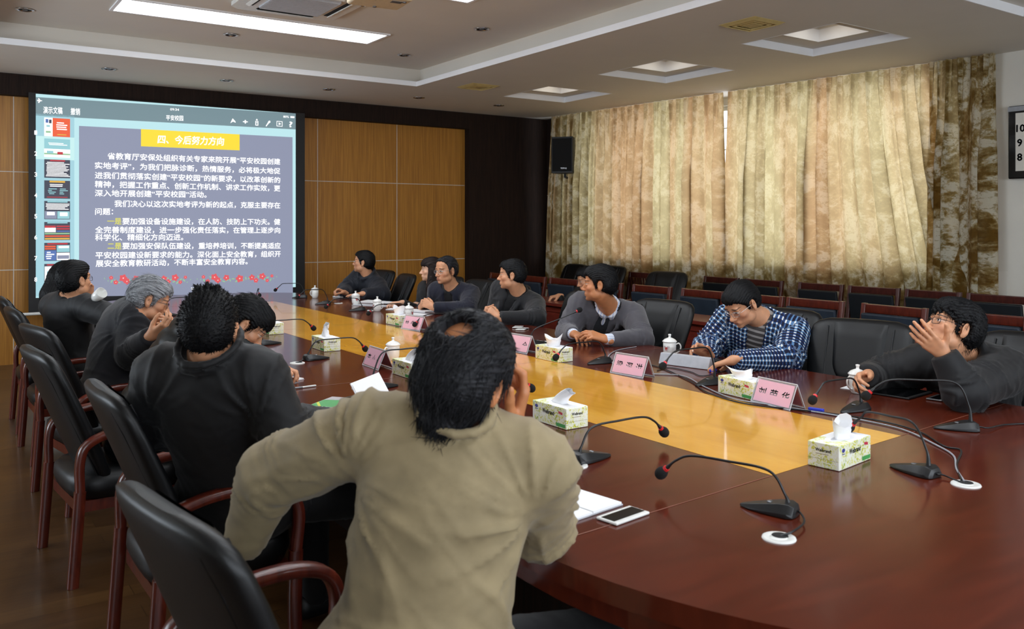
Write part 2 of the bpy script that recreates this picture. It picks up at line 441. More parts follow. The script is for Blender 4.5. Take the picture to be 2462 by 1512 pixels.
def curtain(name, label, y_far, y_near, seed, pleat, drift, xo=0.0, n=None, amp0=1.0):
    """pleated cloth hanging from the ceiling line; u runs from the far to the near end"""
    rs = random.Random(seed)
    nu = n or int(abs(y_far - y_near) * 230); nz = 44
    ph = [rs.uniform(0, 6.28) for _ in range(12)]
    L = y_far - y_near; npl = L / pleat
    x_at = lambda y: 8.30 + (10.43 - y) * 0.100 + xo
    P = []; UV = []
    for i in range(nu + 1):
        u = i / nu; row = []
        s = u * npl * 2 * math.pi
        irr = s + 1.1 * math.sin(s * 0.17 + ph[0]) + 0.8 * math.sin(s * 0.071 + ph[7])
        grp = 0.5 + 0.5 * math.sin(s * 0.21 + ph[1] + 1.2 * math.sin(s * 0.083 + ph[2]))
        for j in range(nz + 1):
            z = 3.328 - (3.328 - 0.04) * j / nz
            f = 1 - z / 3.328
            y = y_far - u * L - drift(u, f)
            top = max(0, 1 - f * 5); low = min(1, f * 3)
            c, d_ = math.cos(irr), math.sin(irr + 0.5 * f)
            # pinch pleat at the head, rolling folds that lap over one another below
            pin = max(0, c) ** 10
            fold = 0.5 + 0.5 * math.cos(irr * 0.5 + ph[3] + 0.4 * f)
            x = x_at(y) - amp0 * (0.050 * top * pin + low * (0.016 + 0.060 * grp) * (0.5 + 0.5 * d_) ** 1.3 + low * 0.030 * fold + 0.006 * math.sin(irr * 2.3 + ph[4] + 2 * f))
            y2 = y + amp0 * low * (0.016 + 0.050 * grp * (0.6 + 0.4 * math.sin(ph[5] + s * .33))) * math.sin(irr + 1.2 + 0.5 * f) + 0.016 * low * math.sin(irr * 0.5 + ph[6])
            y2 -= 0.014 * top * math.sin(2 * irr) * amp0
            row.append((x, y2, z)); UV.append((u * L * 1.6 + seed * 3.1, 0.2 * f, z))
        P.append(row)
    b = MB(); b.grid(P)
    o = b.build(name, 'crushed_velvet')
    a = o.data.attributes.new('cloth_uv', 'FLOAT_VECTOR', 'POINT')
    a.data.foreach_set('vector', [c for p in UV for c in p])
    return tag(o, label, 'curtain', 'crushed velvet curtains')
curtain('curtain', 'far gold velvet curtain between the dark corner and the bright gap', 10.93, 7.66, 3, 0.150,
        lambda u, f: (0.13 * max(0, f - .30) * u ** 8) - 0.14 * f * (1 - u) ** 8)
curtain('curtain', 'near gold velvet curtain with cloth pulled diagonally to its gathered end', 7.575, 5.02, 11, 0.142,
        lambda u, f: 0.80 * max(0, (u - .45) / .55) ** 1.1 * (1 - .45 * u) * min(1, max(0, (f - .04) * 1.5)) ** 1.3 - 0.04 * f * (1 - u) ** 8)
curtain('curtain', 'dark bunched velvet curtain stack beside the cream wall', 5.00, 4.36, 23, 0.105,
        lambda u, f: -0.03 * f * (1 - 2 * u), xo=-0.03, n=230, amp0=1.15)

# clock with big numerals at the right edge of the picture
ck = thing('wall_clock', 'black framed square clock on the cream wall at the right edge', 'clock', (8.90, 3.90, 2.42))
wl = 0.36
MB().bb((-.02, -wl, -wl), (.045, wl, wl)).build('frame', 'glossy_black', ck, bevel=.012)
b = MB(); b.bb((-.024, -wl + .075, -wl + .075), (-.018, wl - .075, wl - .075)); b.build('dial', 'cream_paint', ck)
b = MB(); b.bb((-.026, -wl + .002, wl - .055), (-.0205, wl - .002, wl - .008)); b.build('frame_inlay', 'grey_metal', ck)
b = MB(); b.M = Matrix(((0, 0, -1, 0), (-1, 0, 0, 0), (0, 1, 0, 0), (0, 0, 0, 1)))
for k in range(12):
    n = 12 if k == 0 else k; a = k * math.pi / 6
    # square dial: numerals sit along the edges
    sx, sy = math.sin(a), math.cos(a); q = 0.245 / max(abs(sx), abs(sy))
    v, f = text_mesh(str(n), 0.10, 'CENTER', bold=.003)
    b.add([(p[0] + sx * q, p[1] + sy * q - .042, .0265) for p in v], f)
b.build('numerals', 'ink_black', ck)
b = MB(); b.M = Matrix(((0, 0, -1, 0), (-1, 0, 0, 0), (0, 1, 0, 0), (0, 0, 0, 1)))
b.box((-.05, .035, .030), (.14, .012, .003), rz=R(-35)); b.box((.06, .05, .032), (.012, .19, .003), rz=R(-40)); b.ball((0, 0, .03), .012)
b.build('hand', 'ink_black', ck)

# loudspeaker on a bracket at the dark corner
sp = thing('loudspeaker', 'black box loudspeaker on a bracket at the far corner by the curtain', 'loudspeaker', (8.13, 10.45, 2.40), R(-52))
b = MB(); b.prism([(-.17, -.15), (.17, -.15), (.135, .15), (-.135, .15)], 0, .55); b.build('cabinet', 'satin_black', sp, bevel=.012)
MB().box((0, -.153, .275), (.30, .012, .50)).build('grille', 'black_foam', sp, bevel=.004)
b = MB(); v, f = text_mesh('TOPAQ', .028, 'CENTER', bold=.001); b.M = Matrix(((1, 0, 0, .03), (0, 0, -1, -.1595), (0, 1, 0, .06), (0, 0, 0, 1))); b.add([(p[0], p[1], .001) for p in v], f); b.build('badge', 'chrome', sp)
b = MB(); b.tube([(0, .05, 0), (0, .05, -.06)], .02); b.tube([(0, .05, -.05), (.02, .24, -.07), (.05, .36, -.06)], .018); b.box((.06, .37, -.06), (.12, .02, .14)); b.build('bracket', 'satin_black', sp)
b = MB(); b.tube(bez([(.05, .15, .2), (.10, .2, -.05), (.06, .15, -.17), (.0, .2, -.2)]), .004, 6); b.build('cable', 'satin_black', sp)

# ceiling light panels
m, t, bs = base_mat('light_diffuser')
setp(bs, Base_Color=(.8, .8, .8, 1), Emission_Color=(0.88, 0.94, 1.0, 1), Emission_Strength=11.5)
used = []
lp = thing('ceiling_light', '', 'ceiling light')
b = MB(); hx, hy = 1.25, .235
b.bb((-hx - .03, -hy - .03, -.014), (-hx, hy + .03, .0)); b.bb((hx, -hy - .03, -.014), (hx + .03, hy + .03, .0)); b.bb((-hx, -hy - .03, -.014), (hx, -hy, .0)); b.bb((-hx, hy, -.014), (hx, hy + .03, .0))
b.build('frame', 'white_paint', lp)
MB().bb((-hx, -hy, -.006), (hx, hy, -.001)).build('diffuser', 'light_diffuser', lp)
place(lp, used, (2.67, 8.235, ZU), 0, 'long bright ceiling light panel nearest the screen wall', 'ceiling light panels')
place(lp, used, (2.67, 6.18, ZU), 0, 'ceiling light panel just over the top edge of the picture beyond the air conditioner', 'ceiling light panels')
place(lp, used, (2.67, 4.12, ZU), 0, 'ceiling light panel above the middle of the table out of the picture', 'ceiling light panels')

# lamps hidden in the tops of the square coffers
m, t, bs = base_mat('coffer_lamp')
setp(bs, Base_Color=(.8, .8, .8, 1), Emission_Color=(1.0, 0.90, 0.74, 1), Emission_Strength=5.0)
used = []
cl = thing('recessed_light', '', 'ceiling light')
MB().bb((-.12, -.12, -.02), (.12, .12, -.004)).build('lamp_panel', 'coffer_lamp', cl)
b = MB()
for s_ in (-1, 1): b.bb((s_ * .125 - .006, -.13, -.024), (s_ * .125 + .006, .13, -.001)); b.bb((-.13, s_ * .125 - .006, -.024), (.13, s_ * .125 + .006, -.001))
b.build('frame', 'white_paint', cl)
for (x0, y0, x1, y1), lab in zip(COF, ('lamp in the farthest square ceiling coffer', 'lamp in the middle square ceiling coffer', 'lamp in the largest looking square ceiling coffer', 'lamp in the square coffer at the top right corner of the picture', 'lamp in the square coffer out of the picture behind the camera')):
    place(cl, used, ((x0 + x1) / 2, (y0 + y1) / 2, ZC + .28), 0, lab, 'lamps in the square coffers')
place(lp, [1], (2.67, 2.06, ZU), 0, 'ceiling light panel above the near end of the table out of the picture', 'ceiling light panels')
place(lp, [1], (2.67, 0.0, ZU), 0, 'ceiling light panel nearest the back wall out of the picture', 'ceiling light panels')
# air conditioner cassette
ac = thing('air_conditioner', 'white square ceiling air conditioner cassette with slatted grille', 'air conditioner', (2.70, 7.21, ZU))
b = MB(); b.prism([(-.475, -.40), (-.40, -.475), (.40, -.475), (.475, -.40), (.475, .40), (.40, .475), (-.40, .475), (-.475, .40)], -.035, 0); b.build('panel', 'white_plastic', ac, bevel=.012)
b = MB(); b.bb((-.27, -.27, -.05), (.27, .27, -.034))
for k in range(25): b.bb((-.265, -.262 + k * .0216, -.058), (.265, -.256 + k * .0216, -.049))
b.build('grille', 'paper_grey', ac)
for a in range(4):
    b = MB(); b.M = Matrix.Rotation(a * math.pi / 2, 4, 'Z'); b.box((0, .355, -.038), (.52, .055, .006)); b.build('air_outlet', 'dark_void', ac)
    b = MB(); b.M = Matrix.Rotation(a * math.pi / 2, 4, 'Z'); b.box((0, .372, -.043), (.52, .035, .008), rx=R(25)); b.build('louver', 'white_plastic', ac, bevel=.002)
# projector hung from the ceiling
pj = thing('projector', 'cream ceiling projector hanging beside the air conditioner', 'projector', (2.74, 5.70, 3.22), R(-6))
b = MB(); b.bb((-.20, -.16, 0), (.20, .17, .11)); b.build('casing', 'cream_plastic', pj, bevel=.02, seg=3)
b = MB(); b.tube([(-.06, .165, .055), (-.06, .21, .055)], [.05, .045], 20); b.build('lens', 'glossy_black', pj)
b = MB()
for k in range(5): b.bb((.06, -.1 + k * .012, -.003), (.14, -.094 + k * .012, .004))
b.bb((-.15, -.12, -.003), (-.05, -.06, .003)); b.build('vent', 'grey_metal', pj)
b = MB(); b.tube([(0, 0, .10), (0, 0, ZU - 3.22)], .02, 12); b.box((0, 0, .12), (.16, .16, .015)); b.build('ceiling_mount', 'white_paint', pj)
for q in ((-.15, -.1), (.15, -.1), (.0, .12)):
    b = MB(); b.tube([(q[0], q[1], -.008), (q[0], q[1], .004)], .014, 10); b.build('foot', 'grey_metal', pj)

# downlights
used = []
dl = thing('downlight', '', 'downlight')
b = MB(); b.lathe([(.058, -.001), (.078, -.001), (.078, -.007), (.060, -.010), (.056, -.004)], 28, caps=False); b.build('ring', 'chrome', dl)
b = MB(); b.lathe([(.058, -.0030), (.03, -.002), (.001, -.0015)], 24, caps=False); b.build('reflector', 'dark_void', dl)
b = MB(); b.ball((0, 0, -.004), (.024, .024, .008), 14, 6); b.build('bulb', 'grey_metal', dl)
for x, y, lab in ((1.69, 10.34, 'downlight in the low ceiling above the left end of the screen'), (2.98, 10.37, 'downlight in the low ceiling above the middle of the screen'),
                  (4.25, 10.32, 'downlight in the low ceiling above the right edge of the screen'), (5.53, 10.30, 'downlight in the low ceiling above the orange panels'),
                  (6.83, 10.31, 'downlight in the low ceiling beside the farthest square coffer')):
    place(dl, used, (x, y, ZC), 0, lab, 'downlights in the lower ceiling')
for x, y, lab in ((.76, 8.93, 'downlight in the raised ceiling at the left edge of the picture'), (2.605, 8.91, 'downlight in the raised ceiling just below the bright panel'),
                  (4.56, 8.85, 'downlight in the raised ceiling beside the corner of the tray'), (4.59, 7.24, 'downlight in the raised ceiling right of the projector')):
    place(dl, used, (x, y, ZU), 0, lab, 'downlights in the raised ceiling')
# air diffusers
used = []
vt = thing('ceiling_vent', '', 'vent')
mat('vent_beige', (196, 172, 112), 0.6)
b = MB()
for k, (r0, r1) in enumerate(((.19, .155), (.145, .11), (.10, .06))):
    z0, z1 = -.004, -.022
    for a in range(4):
        b.M = Matrix.Rotation(a * math.pi / 2, 4, 'Z')
        b.quad((-r0, r0, z0), (r0, r0, z0), (r1, r1, z1), (-r1, r1, z1)); b.quad((-r1, r1, z1), (r1, r1, z1), (r1, r1, z1 + .012), (-r1, r1, z1 + .012))
b.M = Matrix.Identity(4); b.box((0, 0, -.018), (.10, .10, .006)); b.build('blades', 'vent_beige', vt)
b = MB(); b.bb((-.195, -.195, -.004), (.195, .195, -.0005)); b.build('frame', 'vent_beige', vt)
place(vt, used, (5.86, 4.92, ZC), 0, 'square beige ceiling vent nearest the camera', 'ceiling vents')
place(vt, used, (5.69, 9.06, ZC), 0, 'small looking square beige ceiling vent near the front corner of the tray', 'ceiling vents')
# ------------------------------------------------------------------ the conference table
tb = thing('conference_table', 'long dark red conference table with rounded ends and a yellow centre strip', 'table', (2.755, 5.63, 0))
def stadium(hw, y0, y1, n=40):
    pts = [(hw * math.cos(math.pi + math.pi * k / n), y0 + hw * math.sin(math.pi + math.pi * k / n)) for k in range(n + 1)]
    return pts + [(hw * math.cos(math.pi * k / n), y1 + hw * math.sin(math.pi * k / n)) for k in range(n + 1)]
TA, TB_ = 1.87 - 5.63, 9.40 - 5.63
ZT = 0.76
b = MB(); b.prism(stadium(1.455, TA, TB_), ZT - .055, ZT); b.build('tabletop', 'mahogany', tb, bevel=.008, seg=3)
b = MB(); b.prism(stadium(1.40, TA, TB_), ZT - .13, ZT - .056); b.build('apron', 'mahogany', tb)
b = MB(); b.prism(stadium(0.92, TA, TB_), 0.0, ZT - .131); b.build('base_panel', 'dark_veneer', tb)
sx = lambda x: x - 2.755; sy = lambda y: y - 5.63
b = MB(); b.add([(sx(2.352), sy(1.889), ZT + .0006), (sx(3.222), sy(1.955), ZT + .0006), (sx(3.205), sy(9.33), ZT + .0006), (sx(2.315), sy(9.33), ZT + .0006)], [(0, 1, 2, 3)])
b.build('inlay_strip', 'maple_inlay', tb)
mat('joint_line', (128, 78, 60), 0.5)
b = MB()
def seam(p, q, w=.0022):
    p = Vector((sx(p[0]), sy(p[1]), ZT + .0009)); q = Vector((sx(q[0]), sy(q[1]), ZT + .0009)); d = (q - p).normalized(); n = Vector((-d.y, d.x, 0)) * w
    b.quad(p - n, q - n, q + n, p + n)
seam((1.303, 1.812), (2.352, 1.889)); seam((3.222, 1.955), (4.205, 2.03))
for y in (4.28, 6.75, 9.33):
    seam((1.303, y), (2.33, y)); seam((3.21, y), (4.207, y))
for y in (4.28, 6.75): seam((2.33, y), (3.21, y), .0012)
b.build('joint_line', 'joint_line', tb)
for (x, y) in ((2.788, 1.468), (1.896, 1.5), (1.879, 2.354), (1.883, 5.068), (1.875, 6.022), (1.86, 4.10), (3.66, 4.02), (3.68, 5.0), (3.66, 7.80), (3.70, 8.72), (1.86, 8.45)):
    g = MB(); g.lathe([(.001, .0035), (.022, .0035), (.024, .001), (.026, .0035), (.040, .0045), (.044, .0035), (.0455, 0)], 28, (sx(x), sy(y), ZT + .0002), caps=False); go = g.build('cable_grommet', 'white_plastic', tb)
    g = MB(); g.lathe([(.001, .0042), (.021, .0042), (.023, .0015)], 18, (sx(x) + .012, sy(y) + .006, ZT + .0009), caps=False); g.build('cable_hole', 'dark_void', go)

# ------------------------------------------------------------------ leather armchairs at the table
def sring(cx, cy, z, hw, ht, n=36, e=3.2, lean=(0, 0)):
    out = []
    for k in range(n):
        a = 2 * math.pi * k / n; c, s_ = math.cos(a), math.sin(a)
        out.append((cx + hw * math.copysign(abs(c) ** (2 / e), c), cy + ht * math.copysign(abs(s_) ** (2 / e), s_), z))
    return out
def make_armchair(wood_m, leather_m, arms=True):
    t = thing('leather_armchair', '', 'chair')
    # seat
    b = MB()
    rings = [sring(0, .03, z, hw, hd, e=4) for z, hw, hd in ((.345, .235, .225), (.36, .262, .25), (.40, .275, .265), (.445, .272, .262), (.468, .25, .24), (.475, .12, .12))]
    b.loft(rings); b.build('seat', leather_m, t)
    # padded back leaning to the rear, thicker at the crown
    def back_y(z):
        q = max(-.1, (z - .40) / .64)
        return -.085 - .25 * q - .02 * q * q
    lv = [(.385, .21, .036), (.40, .245, .044), (.46, .262, .050), (.60, .278, .052), (.75, .292, .050), (.88, .302, .046), (.95, .300, .044), (.99, .286, .042), (1.015, .256, .036), (1.030, .20, .024), (1.034, .11, .010)]
    b = MB(); b.loft([[(x, y + .018 * abs(x / .28) ** 2, z) for x, y, z in sring(0, back_y(z), z, hw, ht, e=3.0)] for z, hw, ht in lv])
    bk = b.build('backrest', leather_m, t)
    # raised front shield with a rounded lower end, and side bolsters
    def fy(x, z): return back_y(z) + .042 + .018 * abs(x / .28) ** 2
    P = []
    for j in range(19):
        v = j / 18; z = 1.012 - .36 * v
        w = .155 - .02 * v
        if v > .62: w *= math.sqrt(max(0.0, 1 - ((v - .62) / .38) ** 2)) 
        P.append([(w * s_ / 10, fy(w * s_ / 10, z) + .022 * math.sqrt(max(0, 1 - (abs(s_) / 10) ** 6)) * min(1, (1 - v) * 6 + .0) * min(1, v * 5 + .25), z) for s_ in range(-10, 11)])
    b = MB(); b.grid(P); b.build('headrest_panel', leather_m, bk)
    for sgn in (-1, 1):
        b = MB()
        b.tube([(sgn * (.19 - .02 * k / 12), fy(.19, .99 - .5 * k / 12) + .001, .99 - .5 * k / 12) for k in range(13)], .0045, 6); b.build('seam_piping', 'satin_black', bk)
        b = MB()
        pts = [(sgn * (.245 if z < .9 else .245 - (z - .9) * .25), back_y(z) - .019, z) for z in [.42 + .56 * k / 14 for k in range(15)]]
        b.tube(pts, .0045, 6); b.build('edge_piping', leather_m, bk)
    b = MB(); b.bb((-.24, -.21, .30), (.24, .26, .35)); b.build('seat_frame', wood_m, t)
    for sgn in (-1, 1):
        X0 = sgn * .315
        def bar(pts, w, h, name):
            bb_ = MB(); rings = []
            pts = bez(pts, 5)
            for i, p in enumerate(pts):
                d = (pts[min(i + 1, len(pts) - 1)] - pts[max(i - 1, 0)]).normalized(); up = Vector((1, 0, 0)).cross(d)
                rings.append([p + Vector((w * cx, 0, 0)) + up * (h * cy) for cx, cy in ((-.5, -.35), (-.35, -.5), (.35, -.5), (.5, -.35), (.5, .35), (.35, .5), (-.35, .5), (-.5, .35))])
            bb_.loft(rings); return bb_.build(name, wood_m, t)
        bar([(X0, -.245, 0), (X0, -.23, .2), (X0, -.215, .42)], .04, .045, 'leg')
        bar([(X0, .26, 0), (X0, .25, .2), (X0, .255, .42)], .04, .045, 'leg')
        if arms:
            bar([(X0, -.215, .42), (X0, -.215, .55), (X0, -.18, .625), (X0, -.06, .665), (X0, .10, .672), (X0, .22, .64), (X0, .265, .56), (X0, .255, .42)], .048, .036, 'armrest')
    return t
armchair = make_armchair('red_wood', 'black_leather'); used_arm = []
G = 'leather armchairs round the table'
for (x, y, rz, lab) in (
    (0.74, 1.92, -82, 'nearest black leather armchair at the lower left, arm gripped by the man in tan'),
    (0.86, 3.34, -89, 'black leather armchair holding the man in the dark coat seen from behind'),
    (0.76, 4.56, -85, 'black leather armchair with full height and red leg seen clearly at the left'),
    (0.85, 5.63, -80, 'black leather armchair behind the grey haired man'),
    (0.84, 6.85, -88, 'black leather armchair behind the man lifting a cup'),
    (0.85, 7.90, -90, 'farthest black leather armchair on the left side beside the orange wall')):
    place(armchair, used_arm, (x, y, 0), R(rz), lab, G)
for (x, y, rz, lab) in (
    (4.52, 9.95, 96, 'leather armchair of the man farthest from the camera beside the screen'),
    (4.36, 9.05, 82, 'empty dark leather armchair right of the man farthest from the camera'),
    (4.56, 8.35, 92, 'leather armchair of the long haired woman'),
    (4.50, 7.60, 92, 'leather armchair of the man with glasses and clasped hands'),
    (4.42, 6.90, 92, 'leather armchair behind the man in the black jacket with clasped hands'),
    (4.42, 5.72, 92, 'leather armchair behind the man in the grey blazer'),
    (4.34, 4.72, 96, 'empty blue black leather armchair between the grey blazer and the checked jacket'),
    (4.54, 3.78, 92, 'leather armchair of the man in the checked jacket'),
    (4.36, 2.98, 108, 'empty blue black leather armchair turned aside left of the man covering his mouth'),
    (4.50, 2.18, 88, 'leather armchair at the right edge behind the man covering his mouth')):
    place(armchair, used_arm, (x, y, 0), R(rz), lab, G)
G2 = 'spare leather armchairs by the curtains'
for (x, y, rz, lab) in ((7.62, 9.95, 84, 'black leather armchair left of two in front of the far curtain'), (7.72, 9.22, 92, 'black leather armchair second from the dark corner in front of the far curtain'),
                        (7.28, 7.62, 100, 'black leather armchair alone under the curtain gap')):
    o = place(armchair, used_arm, (x, y, 0.03), R(rz), lab, G2); o.location.z = 0

# ------------------------------------------------------------------ wooden side chairs
def make_side_chair(wood_m, pad_m, slats=False):
    t = thing('side_chair', '', 'chair')
    def ly(z): return -.21 - (z - .44) * .16
    for sgn in (-1, 1):
        x = sgn * .275
        b = MB(); b.loft([[(x - .02, y - .02, z), (x + .02, y - .02, z), (x + .02, y + .02, z), (x - .02, y + .02, z)] for y, z in ((-.26, 0), (-.215, .42))], False); b.build('leg', wood_m, t)
        b = MB(); b.loft([[(x - .02, y - .02, z), (x + .02, y - .02, z), (x + .02, y + .02, z), (x - .02, y + .02, z)] for y, z in ((.21, 0), (.21, .42))], False); b.build('leg', wood_m, t)
        b = MB(); b.loft([[(x - .02, ly(z) - .02, z), (x + .02, ly(z) - .02, z), (x + .02, ly(z) + .02, z), (x - .02, ly(z) + .02, z)] for z in (.42, .7, .945)], False); b.build('back_post', wood_m, t, bevel=.005)
    b = MB(); b.box((0, ly(.905), .905), (.51, .026, .075), rx=R(-9)); b.build('top_rail', wood_m, t, bevel=.006)
    b = MB(); b.box((0, ly(.50), .50), (.51, .024, .05), rx=R(-9)); b.build('lower_rail', wood_m, t, bevel=.005)
    b = MB(); b.bb((-.275, -.21, .38), (.275, .22, .425)); b.build('seat_frame', wood_m, t, bevel=.005)
    if slats:
        for k in range(9):
            b = MB(); x = -.22 + k * .055; b.box((x, ly(.7), .7), (.022, .014, .35), rx=R(-9)); b.build('slat', wood_m, t)
        b = MB(); b.bb((-.26, -.2, .426), (.26, .22, .44)); b.build('seat', wood_m, t)
    else:
        b = MB(); b.box((0, ly(.70) + .006, .70), (.508, .04, .345), rx=R(-9)); b.build('back_pad', pad_m, t, bevel=.015, seg=3)
        b = MB(); b.bb((-.262, -.2, .426), (.262, .225, .475)); b.build('seat', pad_m, t, bevel=.02, seg=3)
    return t
leather('pad_blue', (38, 48, 60), 0.5)
leather('pad_black', (20, 25, 30), 0.55)
ca = make_side_chair('red_wood', 'pad_blue'); ua = []
names = ['farthest', 'second farthest', 'third farthest', 'fourth farthest', 'fifth', 'sixth', 'seventh', 'eighth', 'ninth', 'nearest']
front_labels = ['blue padded side chair farthest along the desk row', 'blue padded side chair behind the man in the black jacket',
    'blue padded side chair left of the writing listener in the back', 'blue padded side chair used by the writing listener behind the grey blazer',
    'blue padded side chair behind the right shoulder of the man in the grey blazer', 'blue padded side chair left of the head of the man in the checked jacket',
    'blue padded side chair right behind the head of the man in the checked jacket', 'blue padded side chair at the desk end right of the checked jacket',
    'blue padded side chair behind the glasses of the man covering his mouth', 'blue padded side chair at the right edge behind the man covering his mouth']
for y, lab in zip((9.8, 9.08, 8.4, 7.63, 6.86, 6.12, 5.42, 4.79, 4.05, 3.28), front_labels):
    place(ca, ua, (6.26, y, 0), R(90 + rnd.uniform(-3, 3)), lab, 'side chairs behind the back desks')
cb = make_side_chair('walnut_wood', 'pad_black'); ub = []
for y, lab in zip((7.54, 6.87, 6.06, 5.39, 4.76, 4.12), ('black padded wall chair right of the curtain gap', 'black padded wall chair above the head of the man in the checked jacket',
    'black padded wall chair third from the curtain gap', 'black padded wall chair fully visible left of the man covering his mouth', 'black padded wall chair partly hidden by the head of the man covering his mouth', 'black padded wall chair by the cream wall at the right edge')):
    place(cb, ub, (8.10, y, 0), R(90 + rnd.uniform(-3, 3)), lab, 'side chairs along the curtains')
cs = make_side_chair('walnut_wood', 'pad_black', True); us = []
place(cs, us, (8.0, 8.85, 0), R(90), 'dark wooden slat back chair in front of the far curtain')

# ------------------------------------------------------------------ desks of the back row
wood('desk_wood', (92, 32, 24), (122, 48, 36), 0.3, scale=(1.5, 0.5, 3), ns=6, coat=0.3)
ud = []
dk = thing('back_desk', '', 'desk')
MB().bb((-.225, -.745, .715), (.225, .745, .75)).build('desktop', 'desk_wood', dk, bevel=.004)
b = MB(); b.bb((-.19, -.735, .03), (-.165, .735, .714)); b.bb((-.197, -.735, .03), (-.19, -.69, .714)); b.bb((-.197, .69, .03), (-.19, .735, .714)); b.bb((-.197, -.69, .03), (-.19, .69, .09)); b.bb((-.197, -.69, .65), (-.19, .69, .714))
b.build('front_panel', 'desk_wood', dk)
for s_ in (-1, 1): MB().bb((-.19, s_ * .73 - .012, 0), (.2, s_ * .73 + .012, .714)).build('side_panel', 'desk_wood', dk)
MB().bb((-.15, -.71, .55), (.15, .71, .565)).build('shelf', 'desk_wood', dk)
for y, lab in ((3.45, 'back row desk hidden behind the man covering his mouth'), (4.95, 'back row desk with a crumpled paper behind the man in the checked jacket'), (6.45, 'back row desk behind the empty blue black armchair'),
               (7.95, 'back row desk in front of the writing listener'), (9.45, 'farthest back row desk near the dark corner')):
    place(dk, ud, (5.915, y, 0), 0, lab, 'desks of the back row')
